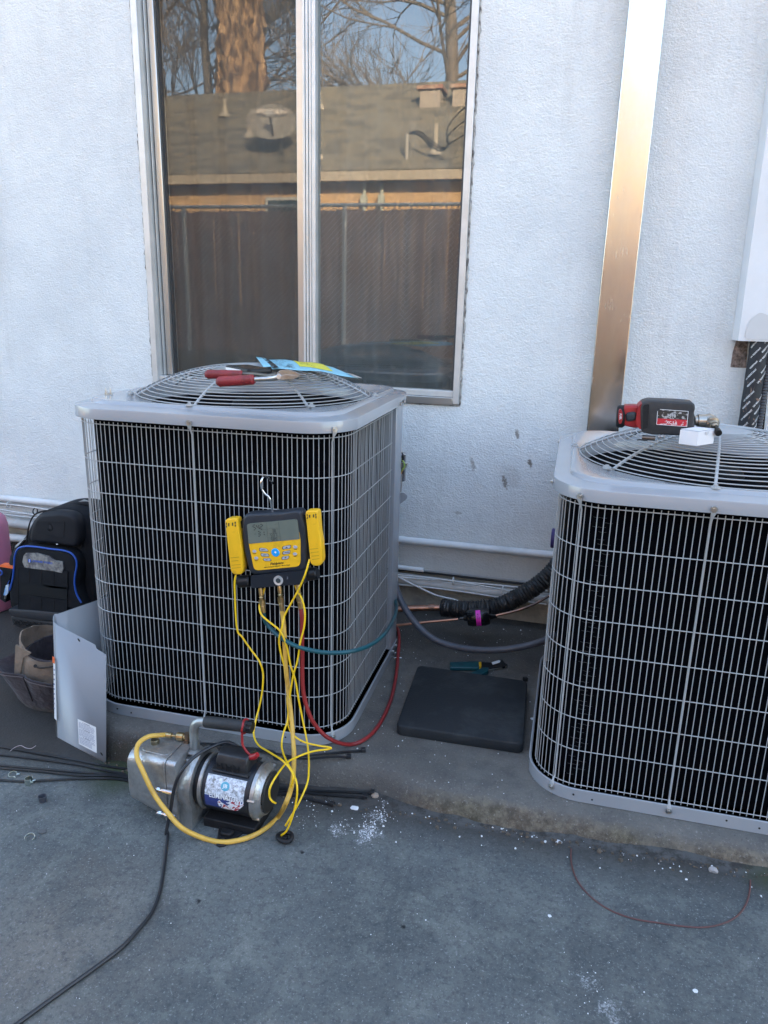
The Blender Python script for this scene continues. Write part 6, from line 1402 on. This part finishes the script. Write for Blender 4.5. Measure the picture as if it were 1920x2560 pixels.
# scatter of tiny crumbs, one object of stuff
m = MB()
def crumb(c_, r):
    n_ = random.choice((4, 5)); a0 = random.random()*6; P = [c_+Vector((r*random.uniform(.5, 1.2)*math.cos(a0+2*math.pi*i/n_), r*random.uniform(.5, 1.2)*math.sin(a0+2*math.pi*i/n_), 0)) for i in range(n_)]
    m.loft([P, [c_+(p-c_)*.7+Vector((0, 0, r*.6)) for p in P]])
for k in range(300):
    x, y = random.uniform(-1.9, 1.0), random.uniform(.85, 1.72); crumb(Vector((x, y, gz(x)+.001)), abs(random.gauss(0, .0008))+.0004)
for k in range(420):
    x, y = random.uniform(-.75, .3), random.uniform(1.8, 2.95); crumb(Vector((x, y, .101)), abs(random.gauss(0, .0012))+.0004)
for k in range(120):
    x = random.uniform(-.8, 1.0); crumb(Vector((x, 1.74-abs(random.gauss(0, .04)), gz(x)+.001)), abs(random.gauss(0, .0018))+.0006)
for (px, py, s_, n_) in ((920, 2075, .018, 120), (945, 2035, .02, 60), (850, 2068, .014, 30), (760, 2040, .03, 40), (1465, 2455, .03, 14), (1520, 2525, .04, 18)):
    c0_ = gr(px, py)
    for k in range(n_): x, y = random.gauss(c0_.x, s_), random.gauss(c0_.y, s_*1.3); crumb(Vector((x, y, gz(x)+.0012)), abs(random.gauss(0, .0012))+.0004)
m.obj('plaster_crumbs', chip, smooth=0, label='white plaster crumbs scattered over the yard and the pad', cat='crumbs', kind='stuff')
m = MB()
for k in range(380):
    x = random.uniform(-1.4, 1.2); y = 1.735-abs(random.gauss(0, .018)); crumb(Vector((x, y, gz(x)+.001)), abs(random.gauss(0, .003))+.001)
m.obj('edge_dirt', M('dirt_crumbs', (.06, .05, .04), (.14, .11, .08), ns=80, rough=.95), smooth=0, label='dark dirt crumbs along the foot of the pad', cat='dirt', kind='stuff')

# ------------------------------------------------------------ across the yard (seen in the window)
YF = -3.4
m = MB(); m.box((-40, -60, -.5), (40, YF+.35, .70)); m.obj('neighbour_ground', M('dry_soil', (.22, .17, .11), (.35, .24, .12), ns=4, rough=.95), kind='structure')
fe = thing('chain_link_fence', 'tall chain-link fence with brown slats facing the yard, seen in the window', 'fence', (-3, YF, .7))
gal = M('fence_galvanised', (.75, .72, .62), rough=.6, metal=.1); slatm = M('brown_slat', (.50, .31, .22), (.42, .26, .185), ns=3, rough=.6)
pm = MB(); pm.box((-.0345, -.004, .74), (.0345, .004, 2.50)); sm_ = mesh_of('slat', pm.V, pm.F, slatm, 0)
x = -9.0; k = 0
while x < 4.5:
    o = bpy.data.objects.new('slat', sm_); COL.objects.link(o); o.parent = fe; o.location = (x+3, random.gauss(0, .004), -.7+random.gauss(0, .006)); o.rotation_euler = (0, 0, random.gauss(0, .12)); x += .0718; k += 1
m = MB(); m.tube([Vector((-9.2, YF+.02, 2.555)), Vector((4.6, YF+.02, 2.555))], .021, 12); m.obj('top_rail', gal, fe, smooth=60)
for xp in (-8.3, -5.28, -3.02, -.7, 1.7, 4.1):
    m = MB(); m.tube([Vector((xp, YF+.035, .6)), Vector((xp, YF+.035, 2.575))], .030, 14); m.obj('post', gal, fe, smooth=60)
m = MB(); s_ = .0718; zl_, zh = .73, 2.54
for i in range(-40, int((4.5+9)/s_)+2):
    for sg_ in (1, -1):
        x0 = -9+i*s_; Ht = zh-zl_; x1 = x0+sg_*Ht
        if sg_ == -1: x0, x1 = x0+Ht*0, x0-Ht
        a_ = Vector((x0, YF+.012*sg_*.4, zl_)); b_ = Vector((x1, YF+.012*sg_*.4, zh))
        if max(x0, x1) < -9 or min(x0, x1) > 4.5: continue
        m.tube([a_, b_], .0046, 3, caps=False)
m.obj('chain_mesh', M('chain_wire', (.75, .70, .62), rough=.6), fe, smooth=0, kind='stuff')
# neighbour house
hs = thing('neighbour_house', 'low beige house with a grey shingle roof behind the slatted fence, seen in the window', 'building', (-4, -7, .7))
YH, ZE, YE, YR, ZR = -6.75, 3.30, -6.45, -9.6, 5.47
m = MB(); m.box((-13, -12.4, .6), (7, YH, ZE+.12)); m.obj('wall', M('beige_stucco', (.56, .37, .17), (.48, .31, .14), ns=3, rough=.9, bump=.2, bs=40), hs)
m = MB(); m.box((-13.3, YE-.03, ZE), (7.3, YE+.0, ZE+.145)); m.obj('fascia', M('fascia_paint', (.42, .36, .26), (.36, .30, .21), ns=4, rough=.7), hs)
m = MB(); m.box((-13.3, YH, ZE+.005), (7.3, YE-.031, ZE+.02)); m.obj('soffit', M('soffit_dark', (.18, .15, .12), rough=.8), hs)
slope = (ZR-ZE-.145)/(YE-YR); sl = math.hypot(1, slope)
m = MB(); m.add([(-13.3, YE, ZE+.14), (7.3, YE, ZE+.14), (7.3, YR, ZR-.012), (-13.3, YR, ZR-.012), (7.3, 2*YR-YE, ZE+.14), (-13.3, 2*YR-YE, ZE+.14)], [(0, 1, 2, 3), (3, 2, 4, 5)])
rf_ = m.obj('roof', M('roof_felt', (.05, .045, .04), rough=.95), hs, smooth=0)
shm = [M('shingle_%s' % n_, c_, c2_, ns=30, rough=.95) for n_, c_, c2_ in (('olive', (.22, .19, .13), (.18, .155, .105)), ('grey', (.15, .135, .10), (.125, .112, .085)), ('brown', (.205, .185, .135), (.17, .15, .11)))]
expo = .145; Lr = math.hypot(YE-YR, ZR-ZE-.145); nc = int(Lr/expo)
meshes = []
for mt in shm:
    for wd_ in (.22, .30, .38):
        b = MB(); b.box((0, -.006, 0), (wd_-.008, expo+.03, .014)); meshes.append((wd_, mesh_of('shingle', b.V, b.F, mt, 0)))
rotm = math.atan(slope); im_ = inv(rf_)
random.seed(12); rest = [MB(), MB(), MB()]; cnt = 0; cand = []
for r in range(nc+1):
    x = -13.3+random.random()*.2
    while x < 7.2:
        k = random.randrange(9); wd_, me_ = meshes[k]
        y = YE-r*expo/sl; z = ZE+.148+(YE-y)*slope; cand.append((x, y, z, k)); x += wd_
vis = [c for c in cand if -6.3 < c[0] < -1.9]; vis.sort(key=lambda c: (c[2], abs(c[0]+4)))
visset = set(id(c) for c in vis[:300])
for c in cand:
    x, y, z, k = c; wd_, me_ = meshes[k]
    Mx = Matrix.Translation((x, y, z)) @ Matrix.Rotation(math.pi-0, 4, 'Z') @ Matrix.Translation((-wd_, 0, 0)) @ Matrix.Rotation(rotm+.03, 4, 'X')
    if id(c) in visset:
        o = bpy.data.objects.new('shingle', me_); COL.objects.link(o); o.parent = rf_; L_ = im_ @ Mx; o.location = L_.to_translation(); o.rotation_euler = L_.to_euler()
    else:
        b = MB(); b.box((0, -.006, 0), (wd_-.006, expo+.03, .008)); rest[k//3].add([Mx @ v for v in b.V], b.F)
for i, b in enumerate(rest): b.obj('shingle_field', shm[i], rf_, smooth=0, kind='stuff')
def roofz(y): return ZE+.155+(YE-y)*slope
def refl(px, py, Y): P = at(px, py, 2*G1-Y); P.y = Y; return P
rust = M('rusty_cap', (.26, .10, .055), (.40, .30, .22), ns=6, rough=.8)
ventm = M('vent_body', (.36, .31, .25), rough=.8)
for (x0, x1, yv) in ((-3.28, -2.90, -8.55), (-2.68, -2.30, -8.55)):
    m = MB(); m.box((x0, yv-.38, roofz(yv)-.1), (x1, yv, roofz(yv)+.30)); vb = m.obj('roof_vent', ventm, hs, bevel=.01)
    m = MB(); m.box((x0-.05, yv-.43, roofz(yv)+.302), (x1+.05, yv+.05, roofz(yv)+.37)); m.obj('vent_cap', rust, vb, bevel=.01)
for (xp, yp, hh_) in ((-4.62, -6.85, .42), (-2.62, -6.9, .45), (-6.29, -7.7, .38), (-7.2, -8.6, .3), (-5.25, -8.7, .30)):
    z_ = roofz(yp); m = MB(); m.cyl((xp, yp, z_-.05), (xp, yp, z_+hh_), .035, n=12); m.lathe([(.13, 0), (.05, .12), (.036, .14), (.036, .0)], 14, Matrix.Translation((xp, yp, z_-.03))); m.obj('vent_pipe', M('pipe_pale', (.42, .37, .28), rough=.8), hs, smooth=30)
m = MB(); m.cyl((-3.06, -6.75, roofz(-6.75)-.05), (-3.06, -6.75, roofz(-6.75)+.38), .028, n=10); wm_ = m.obj('service_mast', M('mast_grey', (.35, .33, .28), rough=.6), hs)
for k in range(3): m = MB(); m.tube(spl([Vector((-3.06, -6.75, roofz(-6.75)+.38)), Vector((-2.85, -6.72, roofz(-6.75)+.40-.03*k)), Vector((-2.6, -6.6, roofz(-6.75)+.22-.04*k)), Vector((-2.35, -6.5, roofz(-6.75)+.12)), Vector((-1.9, -6.2, roofz(-6.75)+.3+.2*k)), Vector((2, -5, 5.5+k*.2))], 8), .010, 6); m.obj('service_cable', blackp, wm_, smooth=60)
for k, xw in enumerate((-3.75, -3.45)):
    m = MB(); m.cyl((xw, YH+.05, 2.4), (xw, YH+.05, 3.28), .03, n=10); m.box((xw-.05, YH+.02, 2.95), (xw+.05, YH+.12, 3.1)); m.obj('wall_conduit', M('green_grey', (.40, .42, .34), rough=.6), hs, bevel=.004)
for (x0, x1) in ((-5.56, -4.72), (-2.1, -1.2)):
    m = MB(); m.box((x0, YH+.001, 1.9), (x1, YH+.05, 3.10)); wf = m.obj('window', M('white_trim', (.5, .5, .45), rough=.6), hs, bevel=.005)
    m = MB(); m.box((x0+.05, YH+.045, 1.95), (x1-.05, YH+.056, 3.05)); m.obj('pane', M('far_glass', (.02, .035, .03), rough=.08), wf)
# satellite dish
dish = thing('satellite_dish', 'grey oval satellite dish on the eave of the neighbour house, seen in the window', 'satellite dish', (-5.25, -6.6, 3.4))
m = MB(); cD = Vector((-5.52, -6.95, 4.34)); nD = Vector((.25, .80, .45)).normalized(); Q = nD.to_track_quat('Z', 'Y').to_matrix().to_4x4()
prof_ = [(.001, -.06)]+[(.43*t, -.06*(1-t*t)) for t in (.2, .4, .6, .8, 1.0)]
m.lathe(prof_, 36, Matrix.Translation(cD) @ Q @ Matrix.Scale(.82, 4, (0, 1, 0))); o = m.obj('reflector', M('dish_grey', (.28, .26, .21), (.23, .21, .175), ns=3, rough=.6), dish, smooth=60); q = o.modifiers.new('sheet', 'SOLIDIFY'); q.thickness = .012
m = MB(); m.tube([cD-nD*.08, cD+Vector((.22, -.02, -.55)), Vector((-5.2, -6.55, 3.50))], .022, 10); m.obj('mast', M('mast_dark', (.08, .075, .06), rough=.6), dish)
m = MB(); m.tube([cD+Vector((.05, 0, -.36)), cD+nD*.42+Vector((0, 0, -.18))], .016, 8); m.obj('feed_arm', M('mast_dark', (0, 0, 0)), dish)
m = MB(); c_ = cD+nD*.42+Vector((0, 0, -.16)); m.box(c_-Vector((.05, .04, .05)), c_+Vector((.05, .04, .05))); m.obj('receiver_head', M('lnb_white', (.5, .5, .48), rough=.5), dish, bevel=.01)
text('dish_word', 'VERSION', .13, lambda u, v: cD+Q.to_3x3() @ Vector((-u, -v*.0+.10 if False else 0, 0)) + nD*.01 + Q.to_3x3() @ Vector((0, 0, 0)) + Vector((0, 0, .12+v))+nD*.03 if False else cD+nD*.012+(Vector((-1, .31, 0)).normalized()*u)+Vector((0, -.4*v, .85*v))+Vector((0, 0, .14)), M('dish_print', (.75, .66, .55), rough=.6), dish, bold=True)

# trees behind the house
barkb = M('pale_bark', (.42, .27, .14), (.10, .06, .035), ns=7, rough=.95, bump=1, bs=7, lo=.42, hi=.58, sc=(1, 1, .35), dist=.12)
twig = M('bare_twig', (.20, .165, .13), (.14, .115, .09), ns=5, rough=.95)
def limb(m, p, d, L, r, depth, rng):
    n = 4; P = [p]; q = p.copy(); dd_ = d.copy()
    for i in range(n): dd_ = (dd_+Vector((rng.gauss(0, .12), rng.gauss(0, .12), rng.gauss(.03, .10)))).normalized(); q = q+dd_*(L/n); P.append(q.copy())
    m.tube(P, [r*(1-.45*i/n) for i in range(n+1)], 5 if r > .02 else 3, caps=False)
    if depth == 0: return
    for k in range(5 if depth > 1 else 7):
        t = rng.uniform(.3, 1); i = min(int(t*n), n-1); s = P[i]+(P[i+1]-P[i])*(t*n-i)
        nd = (dd_+Vector((rng.gauss(0, .55), rng.gauss(0, .55), rng.gauss(.1, .4)))).normalized()
        limb(m, s, nd, L*rng.uniform(.5, .8), max(r*.52, .008), depth-1, rng)
def bare_tree(label, base, h, r, lean, seed, nb, zlo, spread=(1, 1), bias=Vector((0, 0, 0))):
    rng = random.Random(seed); t = thing('bare_tree', label, 'tree', base, group='bare trees behind the neighbour house')
    n = 12; P = [Vector(base)+Vector((lean[0]*i/n+.1*math.sin(i*1.3), lean[1]*i/n, h*i/n)) for i in range(n+1)]
    m = MB(); m.tube(P, [r*(1-.75*i/n) for i in range(n+1)], 10, caps=False); m.obj('trunk', twig, t, smooth=60)
    m = MB()
    for k in range(nb):
        u = zlo+(1-zlo)*k/nb; i = min(int(u*n), n-1); s = P[i]+(P[i+1]-P[i])*(u*n-i); a = rng.uniform(0, 2*math.pi)
        d = (Vector((math.cos(a)*spread[0], math.sin(a)*spread[1], rng.uniform(.15, .7)))+bias).normalized()
        limb(m, s, d, h*.26*rng.uniform(.7, 1.2), r*.19, 3, rng)
    m.obj('branches', twig, t, smooth=0)
bare_tree('large bare winter tree with spreading branches, reflected at the right of the window', (-3.85, -14.5, .7), 12.5, .26, (-.1, 0), 4, 30, .33, (1.3, .6), Vector((-.55, 0, .1)))
bare_tree('bare winter tree left of the thick pale trunk, reflected at the left of the window', (-11.4, -15.5, .7), 11.5, .22, (.5, 0), 9, 17, .38, (1.2, .5), Vector((.25, 0, .1)))
bare_tree('slim bare tree farthest left behind the neighbour house', (-13.0, -16, .7), 11, .18, (.3, 0), 13, 10, .40, (1.1, .5))
tr = thing('shaggy_trunk_tree', 'tree with a very thick sunlit shaggy trunk, reflected in the left pane', 'tree', (-8.9, -13, .7))
m = MB(); n = 60; k_ = 40; V = []; rng = random.Random(3)
for i in range(n+1):
    z = .7+11.5*i/n
    for j in range(k_):
        a = 2*math.pi*j/k_; r = .60*(1-.12*i/n)*(1+.10*math.sin(3*a+i*.25)+.06*math.sin(7*a-i*.5))+rng.gauss(0, .06)
        V.append(Vector((-8.9+r*math.cos(a), -13+r*math.sin(a), z+rng.gauss(0, .04))))
m.add(V, [(i*k_+j, i*k_+(j+1) % k_, (i+1)*k_+(j+1) % k_, (i+1)*k_+j) for i in range(n) for j in range(k_)]); m.obj('trunk', barkb, tr, smooth=50)
m = MB()
for k in range(16):
    a = 2*math.pi*k/16; limb(m, Vector((-8.9, -13, 11+rng.random())), Vector((math.cos(a), math.sin(a), .8)).normalized(), 3.0, .16, 3, rng)
m.obj('crown', twig, tr, smooth=0)
